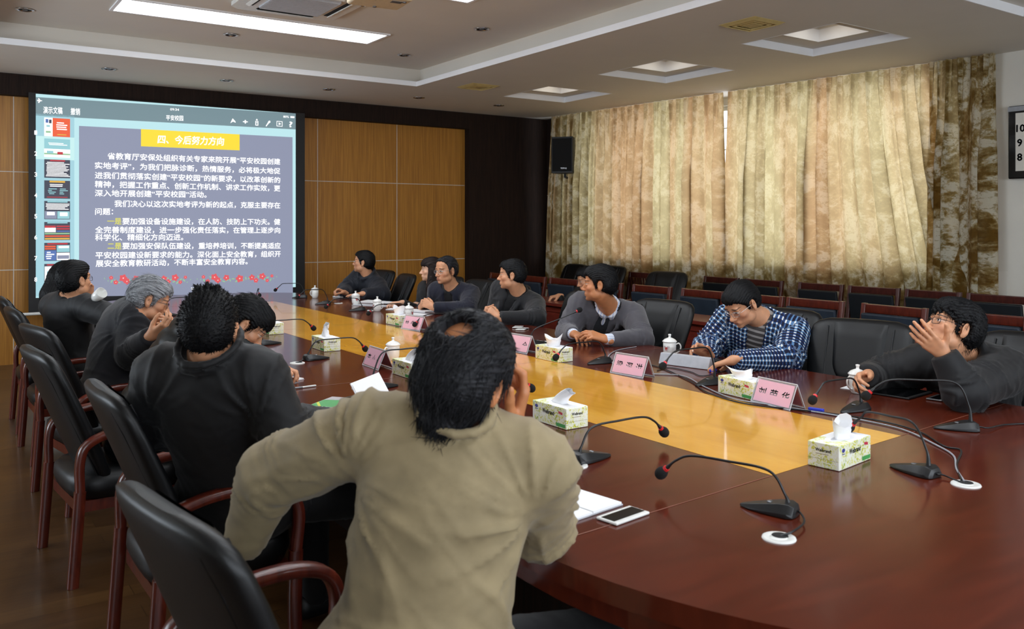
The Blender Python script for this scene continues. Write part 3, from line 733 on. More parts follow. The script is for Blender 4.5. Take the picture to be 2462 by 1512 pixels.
# ------------------------------------------------------------------ people: sculpted as smooth distance fields, meshed with surface nets
F4 = np.float32
def V3(*a): return np.array(a, float)
def nrm(a): a = np.asarray(a, float); return a / max(np.linalg.norm(a), 1e-9)
def axis_samples(lo, hi, h, fine):
    out = [lo]; x = lo
    while x < hi:
        st = h
        for a, b, hf in fine:
            if a - h < x < b: st = min(st, hf)
        x += st; out.append(x)
    return np.array(out, F4)
class Field:
    def __init__(s, lo, hi, h, fine=()):
        s.ax = [axis_samples(lo[i], hi[i], h, [(f[0][i], f[1][i], f[2]) for f in fine]) for i in range(3)]
        s.d = np.full([len(a) for a in s.ax], 0.3, F4)
    def box(s, lo, hi):
        sl = []
        for i in range(3):
            a = np.searchsorted(s.ax[i], lo[i]); b = np.searchsorted(s.ax[i], hi[i])
            sl.append(slice(max(0, a - 1), min(len(s.ax[i]), b + 1)))
        return tuple(sl)
    def pts(s, sl):
        return s.ax[0][sl[0]][:, None, None], s.ax[1][sl[1]][None, :, None], s.ax[2][sl[2]][None, None, :]
    def mix(s, sl, d2, k, mode):
        d1 = s.d[sl]
        if mode == 's': d1 = -d1
        if mode == 'i':
            h = np.clip(.5 - .5 * (d2 - d1) / k, 0, 1); s.d[sl] = (d2 * (1 - h) + d1 * h + k * h * (1 - h)).astype(F4); return
        h = np.clip(.5 + .5 * (d2 - d1) / k, 0, 1)
        # union on d1,d2  (subtract works on -d1)
        r = d2 * (1 - h) + d1 * h - k * h * (1 - h)
        s.d[sl] = (-r if mode == 's' else r).astype(F4)
    def cone(s, a, b, ra, rb, k=.02, fl=None, mode='u', cut=None):
        a = np.asarray(a, float); b = np.asarray(b, float); R_ = max(ra, rb) + k * 1.6 + .02
        sl = s.box(np.minimum(a, b) - R_, np.maximum(a, b) + R_)
        x, y, z = s.pts(sl)
        if x.size * y.size * z.size == 0: return
        q = [x - a[0], y - a[1], z - a[2]]; ab = b - a
        if fl is not None:
            n, f = np.asarray(fl[0]), fl[1]; dn = (q[0] * n[0] + q[1] * n[1] + q[2] * n[2]) * (f - 1)
            q = [q[i] + dn * n[i] for i in range(3)]; ab = ab + (f - 1) * ab.dot(n) * n
        L2 = max(ab.dot(ab), 1e-9)
        t = np.clip((q[0] * ab[0] + q[1] * ab[1] + q[2] * ab[2]) / L2, 0, 1)
        d = np.sqrt((q[0] - t * ab[0]) ** 2 + (q[1] - t * ab[1]) ** 2 + (q[2] - t * ab[2]) ** 2) - (ra + (rb - ra) * t)
        if cut is not None:                                  # flat end: keep the side before plane (point, dir)
            cp, cd = cut; d = np.maximum(d, (x - cp[0]) * cd[0] + (y - cp[1]) * cd[1] + (z - cp[2]) * cd[2])
        s.mix(sl, d, k, mode)
    def ell(s, c, r, M=np.eye(3), k=.02, mode='u'):
        """M rows are the ellipsoid's axes"""
        c = np.asarray(c, float); R_ = max(r) + k * 1.6 + .02
        sl = s.box(c - R_, c + R_); x, y, z = s.pts(sl)
        if x.size * y.size * z.size == 0: return
        q = [x - c[0], y - c[1], z - c[2]]
        w = [(q[0] * M[i][0] + q[1] * M[i][1] + q[2] * M[i][2]) / r[i] for i in range(3)]
        k0 = np.sqrt(w[0] ** 2 + w[1] ** 2 + w[2] ** 2) + 1e-6
        k1 = np.sqrt((w[0] / r[0]) ** 2 + (w[1] / r[1]) ** 2 + (w[2] / r[2]) ** 2) + 1e-6
        s.mix(sl, k0 * (k0 - 1) / k1, k, mode)
    def func(s, lo, hi, fn, k, mode):
        sl = s.box(np.asarray(lo), np.asarray(hi)); x, y, z = s.pts(sl); s.mix(sl, fn(x, y, z), k, mode)
    def mesh(s, smooth=1):
        d = s.d; ins = d < 0
        c = [ins[i:ins.shape[0] - 1 + i, j:ins.shape[1] - 1 + j, k:ins.shape[2] - 1 + k] for i in (0, 1) for j in (0, 1) for k in (0, 1)]
        any_ = c[0].copy(); all_ = c[0].copy()
        for q in c[1:]: any_ |= q; all_ &= q
        act = any_ & ~all_
        I, J, K = np.nonzero(act); n = len(I)
        idx = np.full(act.shape, -1, np.int32); idx[I, J, K] = np.arange(n)
        val = {(i, j, k): d[I + i, J + j, K + k] for i in (0, 1) for j in (0, 1) for k in (0, 1)}
        acc = np.zeros((n, 3)); cnt = np.zeros(n)
        for ax in range(3):
            o = [a for a in range(3) if a != ax]
            for p in (0, 1):
                for q in (0, 1):
                    a = [0, 0, 0]; a[o[0]] = p; a[o[1]] = q; b = list(a); b[ax] = 1
                    va, vb = val[tuple(a)], val[tuple(b)]; m = (va < 0) != (vb < 0)
                    t = np.where(m, va / np.where(m, va - vb, 1), 0)
                    pos = np.zeros((n, 3)); pos[:, o[0]] = p; pos[:, o[1]] = q; pos[:, ax] = t
                    acc += pos * m[:, None]; cnt += m
        acc /= cnt[:, None]
        V = np.stack([s.ax[i][g] + acc[:, i] * (s.ax[i][g + 1] - s.ax[i][g]) for i, g in enumerate((I, J, K))], 1)
        Q = []
        for ax in range(3):
            o = [(1, 2), (2, 0), (0, 1)][ax]
            lo = [slice(None)] * 3; hi = [slice(None)] * 3; lo[ax] = slice(0, -1); hi[ax] = slice(1, None)
            A, B = ins[tuple(lo)], ins[tuple(hi)]; e = np.argwhere(A != B)
            e = e[(e[:, o[0]] > 0) & (e[:, o[1]] > 0) & (e[:, o[0]] < act.shape[o[0]]) & (e[:, o[1]] < act.shape[o[1]])]
            g = []
            for p, q in ((-1, -1), (0, -1), (0, 0), (-1, 0)):
                w = e.copy(); w[:, o[0]] += p; w[:, o[1]] += q; g.append(idx[w[:, 0], w[:, 1], w[:, 2]])
            g = np.stack(g, 1); fl = ~A[e[:, 0], e[:, 1], e[:, 2]]; g[fl] = g[fl][:, ::-1]; Q.append(g)
        Q = np.concatenate(Q); Q = Q[(Q >= 0).all(1)]
        for _ in range(smooth):
            S = np.zeros_like(V); C = np.zeros(len(V))
            for a, b in ((0, 1), (1, 2), (2, 3), (3, 0)):
                np.add.at(S, Q[:, a], V[Q[:, b]]); np.add.at(S, Q[:, b], V[Q[:, a]]); np.add.at(C, Q[:, a], 1); np.add.at(C, Q[:, b], 1)
            V = .5 * V + .5 * S / np.maximum(C, 1)[:, None]
        return V, Q
def vnormals(V, Q):
    n = np.cross(V[Q[:, 2]] - V[Q[:, 0]], V[Q[:, 3]] - V[Q[:, 1]]); N = np.zeros_like(V)
    for k in range(4): np.add.at(N, Q[:, k], n)
    return N / (np.linalg.norm(N, axis=1)[:, None] + 1e-12)
def link_mesh(name, V, Q, m, parent, attrs=None):
    me = bpy.data.meshes.new(name)
    org = np.array(parent.matrix_basis.translation) if parent else np.zeros(3)
    if parent and parent.parent: org = org + np.array(parent.parent.matrix_basis.translation)
    W = V - org
    me.vertices.add(len(W)); me.vertices.foreach_set('co', W.astype(F4).ravel())
    me.loops.add(Q.size); me.loops.foreach_set('vertex_index', Q.astype(np.int32).ravel())
    me.polygons.add(len(Q)); me.polygons.foreach_set('loop_start', np.arange(0, Q.size, 4, dtype=np.int32)); me.polygons.foreach_set('loop_total', np.full(len(Q), 4, np.int32))
    me.polygons.foreach_set('use_smooth', np.ones(len(Q), bool))
    me.materials.append(MATS[m]); me.update(calc_edges=True)
    for k, a in (attrs or {}).items():
        at = me.attributes.new(k, 'FLOAT_VECTOR', 'POINT'); at.data.foreach_set('vector', a.astype(F4).ravel())
    o = bpy.data.objects.new(name, me); COL.objects.link(o); o.parent = parent
    return o
def ridges(P, seed, wl, warp=1.3, n=5, dirs=None, spread=.5):
    """folded-cloth pattern, 0..1"""
    r = np.random.RandomState(seed); f = np.zeros(len(P))
    for i in range(n):
        k = r.normal(size=3); k /= np.linalg.norm(k)
        if dirs is not None: k = nrm(np.asarray(dirs) + spread * k)
        w = wl * r.uniform(.7, 1.5); k2 = r.normal(size=3) * 2 * math.pi / (w * 3)
        ph = P @ (k * 2 * math.pi / w) + r.uniform(0, 6.28) + warp * np.sin(P @ k2 + r.uniform(0, 6.28)) + .6 * warp * np.sin(P @ (k2[::-1] * .6) + r.uniform(0, 6.28))
        f += (1 - np.abs(np.sin(ph))) ** 1.6 * (.5 + .5 * np.sin(P @ (r.normal(size=3) * 2 * math.pi / .35) + r.uniform(0, 6.28)))
    return f / n * 2

def skin_mat(name, col, stubble=0.0):
    m, t, b = base_mat(name)
    L = t.links
    at = nd(t, 'ShaderNodeAttribute', attribute_name='hl'); sp = nd(t, 'ShaderNodeSeparateXYZ'); L.new(at.outputs['Vector'], sp.inputs[0])
    def mt(op, a, bb=None):
        n = nd(t, 'ShaderNodeMath', operation=op)
        for i, q in enumerate((a, bb)):
            if q is None: continue
            if isinstance(q, (int, float)): n.inputs[i].default_value = q
            else: L.new(q, n.inputs[i])
        return n.outputs[0]
    ax = mt('ABSOLUTE', sp.outputs[0]); f, u = sp.outputs[1], sp.outputs[2]
    def blob(cx, cu, rx, ru, fmin, soft=.35, tilt=0.0):
        dx = mt('SUBTRACT', ax, cx); uu = mt('SUBTRACT', mt('SUBTRACT', u, cu), mt('MULTIPLY', dx, tilt))
        e = mt('ADD', mt('POWER', mt('ABSOLUTE', mt('DIVIDE', dx, rx)), 2), mt('POWER', mt('ABSOLUTE', mt('DIVIDE', uu, ru)), 2))
        g = nd(t, 'ShaderNodeMapRange'); g.inputs[1].default_value = 1 + soft; g.inputs[2].default_value = 1 - soft; L.new(e, g.inputs[0])
        return mt('MULTIPLY', g.outputs[0], mt('GREATER_THAN', f, fmin))
    c = srgb(col)
    n = nd(t, 'ShaderNodeTexNoise', i_Scale=28.0, i_Detail=3.0); L.new(at.outputs['Vector'], n.inputs['Vector'])
    r = ramp(t, [(.3, tuple(x * .9 for x in c[:3]) + (1,)), (.7, (min(1, c[0] * 1.08), c[1] * 1.03, c[2] * 1.0, 1))], n.outputs['Fac'])
    cur = r.outputs[0]
    def lay(mask, colr, amt=1.0):
        nonlocal cur
        mx = nd(t, 'ShaderNodeMixRGB'); L.new(mt('MULTIPLY', mask, amt), mx.inputs[0]); L.new(cur, mx.inputs[1]); mx.inputs[2].default_value = srgb(colr); cur = mx.outputs[0]
    lay(blob(.045, -.035, .028, .024, .04, .8), (206, 128, 100), .30)          # cheeks
    if stubble: lay(blob(.0, -.088, .062, .040, .02, .6), (112, 96, 84), stubble)
    lay(blob(.0, -.0665, .022, .0040, .07, .5, -.08), (150, 84, 78), .7)       # upper lip
    lay(blob(.0, -.0775, .020, .0055, .07, .5, .06), (168, 96, 88), .7)        # lower lip
    lay(blob(.0, -.0718, .023, .0012, .07, .5), (70, 34, 32), .9)              # mouth line
    lay(blob(.033, .023, .020, .0042, .05, .5, -.10), (26, 20, 18), .9)        # brows
    lay(blob(.032, .0005, .0150, .0058, .06, .4, -.02), (222, 212, 204), .9)   # whites
    lay(blob(.031, .0010, .0064, .0064, .06, .3), (18, 12, 10), 1.0)           # irises
    lay(blob(.032, .0058, .0168, .0020, .06, .5, -.03), (22, 16, 14), 1.0)     # lash line
    L.new(cur, b.inputs['Base Color'])
    setp(b, Roughness=0.46, Specular_IOR_Level=.45, Subsurface_Weight=0.08, Subsurface_Scale=0.01)
    b.inputs['Subsurface Radius'].default_value = (1.0, .35, .2)
    return m
def hair_mat(name, c1, c2, rough=.55):
    m, t, b = base_mat(name)
    at = nd(t, 'ShaderNodeAttribute', attribute_name='comb')
    mp = nd(t, 'ShaderNodeMapping'); mp.inputs['Scale'].default_value = (260, 14, 14)
    t.links.new(at.outputs['Vector'], mp.inputs[0])
    n = nd(t, 'ShaderNodeTexNoise', i_Scale=1.0, i_Detail=3.0, i_Distortion=.4); t.links.new(mp.outputs[0], n.inputs['Vector'])
    r = ramp(t, [(.35, srgb(c1)), (.65, srgb(c2))], n.outputs['Fac']); t.links.new(r.outputs[0], b.inputs['Base Color'])
    bp = nd(t, 'ShaderNodeBump', i_Strength=.6, i_Distance=.003); t.links.new(n.outputs['Fac'], bp.inputs['Height']); t.links.new(bp.outputs[0], b.inputs['Normal'])
    setp(b, Roughness=rough, Specular_IOR_Level=.22)
skin_mat('skin', (208, 152, 116)); skin_mat('skin_stubble', (200, 148, 112), .35); skin_mat('skin_fair', (226, 178, 148)); skin_mat('skin_tan', (192, 128, 86), .2)
hair_mat('hair_black', (5, 5, 6), (16, 16, 19)); hair_mat('hair_grey', (92, 94, 98), (176, 178, 182), .5); hair_mat('hair_salt', (14, 14, 16), (46, 46, 50)); hair_mat('hair_brown', (18, 12, 11), (44, 30, 26))
for nm, c, ro, sh, bs in (('cloth_tan', (146, 130, 98), .72, .15, 900), ('cloth_black', (9, 9, 12), .62, .1, 900), ('cloth_navy', (9, 9, 18), .75, .2, 900), ('cloth_navy_suit', (16, 19, 38), .75, .2, 900),
                      ('cloth_slate', (22, 26, 36), .6, .1, 900), ('cloth_charcoal', (22, 23, 27), .7, .2, 900), ('cloth_puffer', (14, 18, 20), .35, .0, 500), ('cloth_grey_blazer', (80, 78, 84), .85, .3, 500),
                      ('cloth_dark_knit', (12, 15, 24), .9, .3, 600), ('cloth_trousers', (12, 12, 15), .8, .1, 900), ('cloth_shirt_dark', (9, 9, 12), .6, .1, 900), ('cloth_coal', (15, 15, 18), .62, .1, 900)):
    mat(nm, c, ro, var=.12, scale=14, bump=.25, bscale=bs, sheen=sh, spec=.35)
def stripe_mat(name, c1, c2, c3, period, w, axis):
    m, t, b = base_mat(name)
    at = nd(t, 'ShaderNodeAttribute', attribute_name='cloth_uv'); sp = nd(t, 'ShaderNodeSeparateXYZ'); t.links.new(at.outputs['Vector'], sp.inputs[0])
    def frac(i, off=0.0):
        q = nd(t, 'ShaderNodeMath', operation='MULTIPLY_ADD'); t.links.new(sp.outputs[i], q.inputs[0]); q.inputs[1].default_value = 1 / period; q.inputs[2].default_value = 10 + off
        r_ = nd(t, 'ShaderNodeMath', operation='FRACT'); t.links.new(q.outputs[0], r_.inputs[0]); g = nd(t, 'ShaderNodeMath', operation='LESS_THAN'); t.links.new(r_.outputs[0], g.inputs[0]); g.inputs[1].default_value = w; return g.outputs[0]
    if axis == 'check':
        a, c_ = frac(0), frac(1)
        s_ = nd(t, 'ShaderNodeMath', operation='ADD'); t.links.new(a, s_.inputs[0]); t.links.new(c_, s_.inputs[1])
        h = nd(t, 'ShaderNodeMath', operation='DIVIDE'); t.links.new(s_.outputs[0], h.inputs[0]); h.inputs[1].default_value = 2
        n = nd(t, 'ShaderNodeTexNoise', i_Scale=9.0); t.links.new(at.outputs['Vector'], n.inputs['Vector'])
        mid = ramp(t, [(.42, srgb((34, 60, 110))), (.58, srgb((92, 132, 176)))], n.outputs['Fac'])
        r = ramp(t, [(0, srgb(c1)), (.5, srgb(c2)), (1, srgb(c3))], h.outputs[0]); r.color_ramp.interpolation = 'CONSTANT'
        r.color_ramp.elements[1].position = .25; r.color_ramp.elements[2].position = .75
        mx = nd(t, 'ShaderNodeMixRGB', i_Fac=.0); pk = nd(t, 'ShaderNodeMath', operation='COMPARE'); t.links.new(h.outputs[0], pk.inputs[0]); pk.inputs[1].default_value = .5; pk.inputs[2].default_value = .1
        t.links.new(pk.outputs[0], mx.inputs[0]); t.links.new(r.outputs[0], mx.inputs[1]); t.links.new(mid.outputs[0], mx.inputs[2]); t.links.new(mx.outputs[0], b.inputs['Base Color'])
    else:
        mx = nd(t, 'ShaderNodeMixRGB'); t.links.new(frac(0 if axis == 'v' else 1), mx.inputs[0]); mx.inputs[1].default_value = srgb(c1); mx.inputs[2].default_value = srgb(c2); t.links.new(mx.outputs[0], b.inputs['Base Color'])
    setp(b, Roughness=.75, Specular_IOR_Level=.3)
stripe_mat('cloth_check', (18, 22, 48), (58, 92, 140), (222, 226, 222), .026, .36, 'check')
stripe_mat('cloth_shirt_stripe', (226, 228, 234), (170, 186, 220), None, .022, .3, 'v')
stripe_mat('cloth_knit_stripe', (70, 66, 66), (150, 146, 144), None, .034, .4, 'h')
mat('frame_silver', (206, 204, 200), .22, metal=.9); mat('frame_dark', (30, 32, 44), .3, metal=.3)
m, t, bs = base_mat('lens_glass')
tr = nd(t, 'ShaderNodeBsdfTransparent'); gl = nd(t, 'ShaderNodeBsdfGlossy', i_Roughness=0.03); mx = nd(t, 'ShaderNodeMixShader', i_0=0.10)
t.links.new(tr.outputs[0], mx.inputs[1]); t.links.new(gl.outputs[0], mx.inputs[2]); t.links.new(mx.outputs[0], t.nodes['Material Output'].inputs[0])

def frame(az, pitch=0.0, roll=0.0):
    """rows: left, forward, up.  az clockwise from +Y, pitch up, roll = head tips to the person's right"""
    a, p, r = R(az), R(pitch), R(roll)
    l = V3(-math.cos(a), math.sin(a), 0); f0 = V3(math.sin(a), math.cos(a), 0); u0 = V3(0, 0, 1)
    f = f0 * math.cos(p) + u0 * math.sin(p); u = u0 * math.cos(p) - f0 * math.sin(p)
    l2 = l * math.cos(r) + u * math.sin(r); u2 = u * math.cos(r) - l * math.sin(r)
    return np.array([l2, f, u2])
class HeadSpace:
    def __init__(s, c, M, sc): s.c, s.M, s.sc = np.asarray(c, float), M, sc
    def w(s, p): return s.c + s.sc * (np.asarray(p, float) @ s.M)
    def loc(s, P): return ((P - s.c) @ s.M.T) / s.sc
    def ell(s, F, c, r, k=.012, mode='u', rot=None):
        M = s.M if rot is None else rot @ s.M
        F.ell(s.w(c), [x * s.sc for x in r], M, k * s.sc, mode)
    def cone(s, F, a, b, ra, rb, k=.012, mode='u', fl=None): F.cone(s.w(a), s.w(b), ra * s.sc, rb * s.sc, k * s.sc, fl, mode)
def add_head(F, H, female=False, full=0.0):
    e, c = (lambda *a, **k: H.ell(F, *a, **k)), (lambda *a, **k: H.cone(F, *a, **k))
    e((0, -.015, .030), (.076, .096, .088)); e((0, .028, -.030), (.063 + full, .062, .078), k=.02)
    e((0, .030, -.078), (.050 + full, .050, .034), k=.025); e((0, .074, -.101), (.020, .017, .015), k=.02)
    for s in (-1, 1):
        e((s * .046, .050, -.028), (.024 + full, .026, .020), k=.015); e((s * .052, .018, -.070), (.016 + full, .030, .024), k=.02)
    c((-.036, .0795, .020), (.036, .0795, .020), .013, .013, k=.012); e((0, .050, .055), (.055, .040, .040), k=.02)
    for s in (-1, 1):
        e((s * .033, .098, -.001), (.019, .016, .0125), k=.010, mode='s')
        e((s * .032, .0735, -.001), (.0150, .0145, .0125), k=.006)
        c((s * .018, .0865, .0075), (s * .046, .078, .005), .0035, .0035, k=.005)
        c((s * .018, .085, -.0090), (s * .044, .077, -.0085), .0030, .0030, k=.006)
    c((0, .084, .010), (0, .108, -.034), .0080, .0105, k=.012); e((0, .111, -.038), (.0125, .0115, .0105), k=.008)
    for s in (-1, 1):
        e((s * .0135, .0985, -.0415), (.0085, .0095, .0080), k=.006)
        e((s * .0065, .1045, -.0495), (.0038, .005, .0035), k=.003, mode='s')
    e((0, .083, -.070), (.026, .016, .017), k=.014)
    c((-.018, .0900, -.0660), (.018, .0900, -.0660), .0052, .0052, k=.006); c((-.015, .0900, -.0775), (.015, .0900, -.0775), .0062, .0062, k=.006)
    c((-.022, .0985, -.0718), (.022, .0985, -.0718), .0020, .0020, k=.003, mode='s'); e((0, .093, -.0885), (.018, .006, .005), k=.008, mode='s')
    for s in (-1, 1):
        rot = frame(-s * 24).copy(); rot = np.array([[math.cos(R(24)), s * -math.sin(R(24)), 0], [s * math.sin(R(24)), math.cos(R(24)), 0], [0, 0, 1]])
        e((s * .0815, -.016, -.008), (.0085, .0200, .0330), k=.008, rot=rot); e((s * .0800, -.010, -.036), (.0065, .010, .012), k=.006)
        e((s * .0885, -.012, -.006), (.0055, .0110, .0185), k=.004, mode='s', rot=rot)
def hairline(f, al, st):
    """height of the lower edge of the hair at fore-aft f and |lateral| al (head space)"""
    xs = [-.14, -.085, -.05, -.022, -.018, .008, .014, .034, .045, .075, .12]
    b = st.get('nape', -.075); sb = st.get('side', -.018); ft = st.get('front', .062); tm = st.get('temple', .035)
    ys = [b, b, b * .75, -.040, -.012, sb, sb + .004, tm - .012, tm, ft, ft]
    h = np.interp(f, xs, ys)
    return h + st.get('recede', .10) * np.clip(f - .03, 0, .1) * (al / .06) ** 2
def hair_mesh(H, st, parent, m, seed, res=.0048):
    sc = H.sc; t = st.get('t', .013); lo = H.c - .2 * sc; hi = H.c + .2 * sc
    if st.get('long'): lo = lo - np.array([.06, .06, .28]) * sc; hi = hi + np.array([.06, .06, 0])
    F = Field(lo, hi, res * sc)
    H.ell(F, (0, -.017, .032), (.077 + t, .097 + t, .089 + t * st.get('top', 1.0)), k=.01)
    H.ell(F, (0, -.050, -.010), (.066 + t * .8, .060 + t * .8, .070), k=.03)
    H.ell(F, (0, .048, .060), (.056 + t * .6, .042 + t * .7, .042 + t), k=.02)
    for tf in st.get('tufts', ()): H.cone(F, tf[0], tf[1], tf[2], tf[3], k=.012)
    x, y, z = F.pts((slice(None),) * 3)
    P = np.stack(np.broadcast_arrays(x, y, z), -1).reshape(-1, 3)
    q = H.loc(P); al = np.abs(q[:, 0] - st.get('shift', 0))
    n = .006 * np.sin(q[:, 0] * 210 + 3 * np.sin(q[:, 2] * 60 + seed)) + .004 * np.sin(q[:, 0] * 470 + q[:, 1] * 120 + seed)
    cut = (hairline(q[:, 1], al, st) - q[:, 2] + n * st.get('jag', .6)) * sc
    # keep the ears free
    ear = np.sqrt(((al - .085) / .02) ** 2 + ((q[:, 1] + .012) / .030) ** 2 + ((q[:, 2] + .012) / .040) ** 2) - 1
    if st.get('ears', True): cut = np.maximum(cut, -ear * .02 * sc)
    F.mix((slice(None),) * 3, cut.reshape(F.d.shape).astype(F4), .010 * sc, 'i')
    if st.get('bald'):
        c, r = st['bald']; H.ell(F, c, r, k=.022, mode='s')
    for cone_ in st.get('long', ()): H.cone(F, cone_[0], cone_[1], cone_[2], cone_[3], k=.03)
    V, Q = F.mesh(1)
    N = vnormals(V, Q); q = H.loc(V)
    ang = np.arctan2(q[:, 0], q[:, 2] + .02) if not (st.get('long') and not st.get('ears', True)) else q[:, 0] * 9
    rs = np.random.RandomState(seed)
    comb = np.stack([ang * .09, q[:, 1], q[:, 2]], 1)
    w = st.get('rough', .0022) * sc
    d = np.sin(ang * 55 + 2.5 * np.sin(q[:, 1] * 40 + seed)) + .7 * np.sin(ang * 120 + 3 * np.sin(q[:, 1] * 60) + q[:, 2] * 30)
    V = V + N * (w * d)[:, None]
    o = link_mesh('hair', V, Q, m, parent, {'comb': comb})
    # loose strands standing a little off the mass
    ns = st.get('strands', 500)
    if ns:
        b = MB(); ids = rs.choice(len(V), min(ns, len(V)), replace=False)
        org = np.array(parent.matrix_basis.translation)
        down = H.M[2] * -1; back = H.M[1] * -1
        for i in ids:
            p = V[i]; nn = N[i]; k = q[i]
            flow = nrm((back * (.9 if k[2] > .05 else .2) + down * (.15 if k[2] > .07 else 1.0) + rs.normal(size=3) * .25) * 1.0) if not st.get('spiky') else nrm(nn + .5 * back + rs.normal(size=3) * .35)
            flow = nrm(flow - nn * flow.dot(nn) * (.8 if not st.get('spiky') else 0)); L_ = st.get('len', .035) * sc * rs.uniform(.6, 1.3); lift = st.get('lift', .12)
            if cut is not None and st.get('bald') and np.linalg.norm((k - np.array(st['bald'][0])) / np.array(st['bald'][1])) < 1.5 and rs.rand() < .6: continue
            pts = [p - nn * .002 + flow * L_ * a + nn * (lift * L_ * a - .6 * L_ * lift * a * a * 1.4) - org for a in (0, .35, .7, 1.0)]
            b.tube(pts, [.0011 * sc, .0010 * sc, .0007 * sc, .0002], 3, False)
        so = b.build('hair_strands', m, o)
        so.parent = o
    return o
def add_hand(F, w, d, n, side, pose, sc):
    """w wrist, d towards the knuckles, n the way the palm faces"""
    d = nrm(d); n = nrm(np.asarray(n, float) - d * np.dot(n, d)); s_ = np.cross(d, n) * (1 if side == 'r' else -1)
    sc = sc * 1.02
    P = dict(relax=((18, 30, 18), (22, 34, 20), (26, 38, 22), (30, 40, 24), .3), flat=((6, 10, 6), (4, 8, 6), (6, 8, 6), (10, 12, 8), .15), fist=((70, 85, 50), (76, 88, 50), (80, 88, 50), (84, 86, 50), .8),
             write=((42, 52, 24), (52, 60, 32), (64, 74, 40), (70, 78, 44), .75), clasp=((46, 46, 24), (50, 50, 24), (54, 52, 24), (58, 50, 26), .55), claw=((20, 52, 28), (22, 56, 30), (24, 56, 30), (24, 52, 28), .35),
             cup=((34, 44, 24), (36, 46, 26), (38, 48, 28), (44, 50, 30), .5), cheek=((20, 46, 40), (40, 60, 44), (62, 74, 46), (70, 76, 46), .1), cover=((8, 14, 8), (4, 12, 8), (8, 16, 10), (12, 20, 14), -.1))[pose]
    pt = lambda a, b_, c_: w + sc * (d * a + s_ * b_ + n * c_)
    F.cone(w - d * .03 * sc, w + d * .012 * sc, .027 * sc, .026 * sc, .012, (n, 1.25))
    kn = [(.088, .029), (.093, .0095), (.089, -.0100), (.081, -.0280)]
    for i, (a, b_) in enumerate(kn):
        F.cone(pt(.008, b_ * .55, 0), pt(a, b_, -.001), .0145 * sc, .0118 * sc, .012 * sc)
    F.cone(pt(.03, .0, .004), pt(.07, 0, .002), .016 * sc, .015 * sc, .012 * sc, (n, 1.2))
    ph = [(.043, .026, .021), (.047, .030, .022), (.043, .028, .021), (.034, .021, .019)]
    spr = [5, 1, -3, -8]
    for i, (a, b_) in enumerate(kn):
        p = pt(a, b_, -.001); th = 0; rr = [.0100, .0090, .0082, .0070] if i < 3 else [.0088, .0080, .0073, .0063]
        sd = nrm(d * math.cos(R(spr[i])) + s_ * math.sin(R(spr[i])))
        for j in range(3):
            th += R(P[i][j]); q = p + sc * ph[i][j] * (sd * math.cos(th) + n * math.sin(th))
            F.cone(p, q, rr[j] * sc, rr[j + 1] * sc, .004 * sc); p = q
    op = P[4]; p = pt(.018, .020, .006); td = nrm(d * (.62 + .2 * op) + s_ * (.75 - .5 * op) + n * (.25 + .45 * op))
    q = p + td * .045 * sc; F.cone(p, q, .0165 * sc, .0125 * sc, .010 * sc)
    td = nrm(td + d * .35 - s_ * (.25 * op) + n * .1 * op); q2 = q + td * .033 * sc; F.cone(q, q2, .0118 * sc, .0105 * sc, .005 * sc)
    td = nrm(td + d * .25 - s_ * (.2 * op)); q3 = q2 + td * .026 * sc; F.cone(q2, q3, .0105 * sc, .0085 * sc, .005 * sc)
    return q3
def ik(S, W, La, Lb, hint):
    v = W - S; D_ = np.linalg.norm(v); D = min(D_, (La + Lb) * .995); u = v / D_
    a = (La * La - Lb * Lb + D * D) / (2 * D); h = math.sqrt(max(0, La * La - a * a)); hp = nrm(hint - u * np.dot(hint, u))
    return S + u * a + hp * h
class Person: pass
def skeleton(sp):
    s = Person(); s.sc = sp.get('s', 1.08); sc = s.sc
    s.hip = V3(*sp['hip']); s.neck = V3(*sp['neck']); s.head = V3(*sp['head']); s.H = HeadSpace(s.head, frame(*sp['face']), sc * sp.get('hs', 1.0))
    taz = sp['taz']; f0 = V3(math.sin(R(taz)), math.cos(R(taz)), 0); l0 = V3(-math.cos(R(taz)), math.sin(R(taz)), 0)
    u = nrm(s.neck - s.hip); l = nrm(l0 + V3(0, 0, sp.get('tilt', 0)) - 0 * u); l = nrm(l - u * np.dot(l, u) * .6); f = nrm(np.cross(u, l)) * 1.0
    if np.dot(f, f0) < 0: f = -f
    s.l, s.f, s.u, s.f0, s.l0 = l, f, u, f0, l0
    s.mid = (s.hip + s.neck) / 2 - f * sp.get('hunch', .03) * sc
    s.u2 = nrm(s.neck - s.mid); s.f2 = nrm(f - s.u2 * np.dot(f, s.u2))
    sw = sp.get('sw', .175) * sc
    s.S = {'l': s.neck + l * sw - s.u2 * .045 * sc + V3(*sp.get('dl', (0, 0, 0))), 'r': s.neck - l * sw - s.u2 * .045 * sc + V3(*sp.get('dr', (0, 0, 0)))}
    s.W = {}; s.E = {}
    for a in 'lr':
        s.W[a] = V3(*sp['w' + a])
        if 'e' + a in sp: s.E[a] = V3(*sp['e' + a])
        else: s.E[a] = ik(s.S[a], s.W[a], .285 * sc, .255 * sc, V3(*sp.get('h' + a, (0, 0, -1))))
    s.hj = {'l': s.hip + l0 * .09 * sc, 'r': s.hip - l0 * .09 * sc}
    lf = sp.get('legaz', taz); lf = V3(math.sin(R(lf)), math.cos(R(lf)), 0)
    s.knee = {k: s.hj[k] + lf * .41 * sc + V3(0, 0, .0) + l0 * (.06 if k == 'l' else -.06) for k in 'lr'}
    for k in 'lr': s.knee[k][2] = .50
    s.ank = {k: s.knee[k] + lf * sp.get('foot', .02) + V3(0, 0, 0) for k in 'lr'}
    for k in 'lr': s.ank[k][2] = .09
    s.lf = lf
    return s
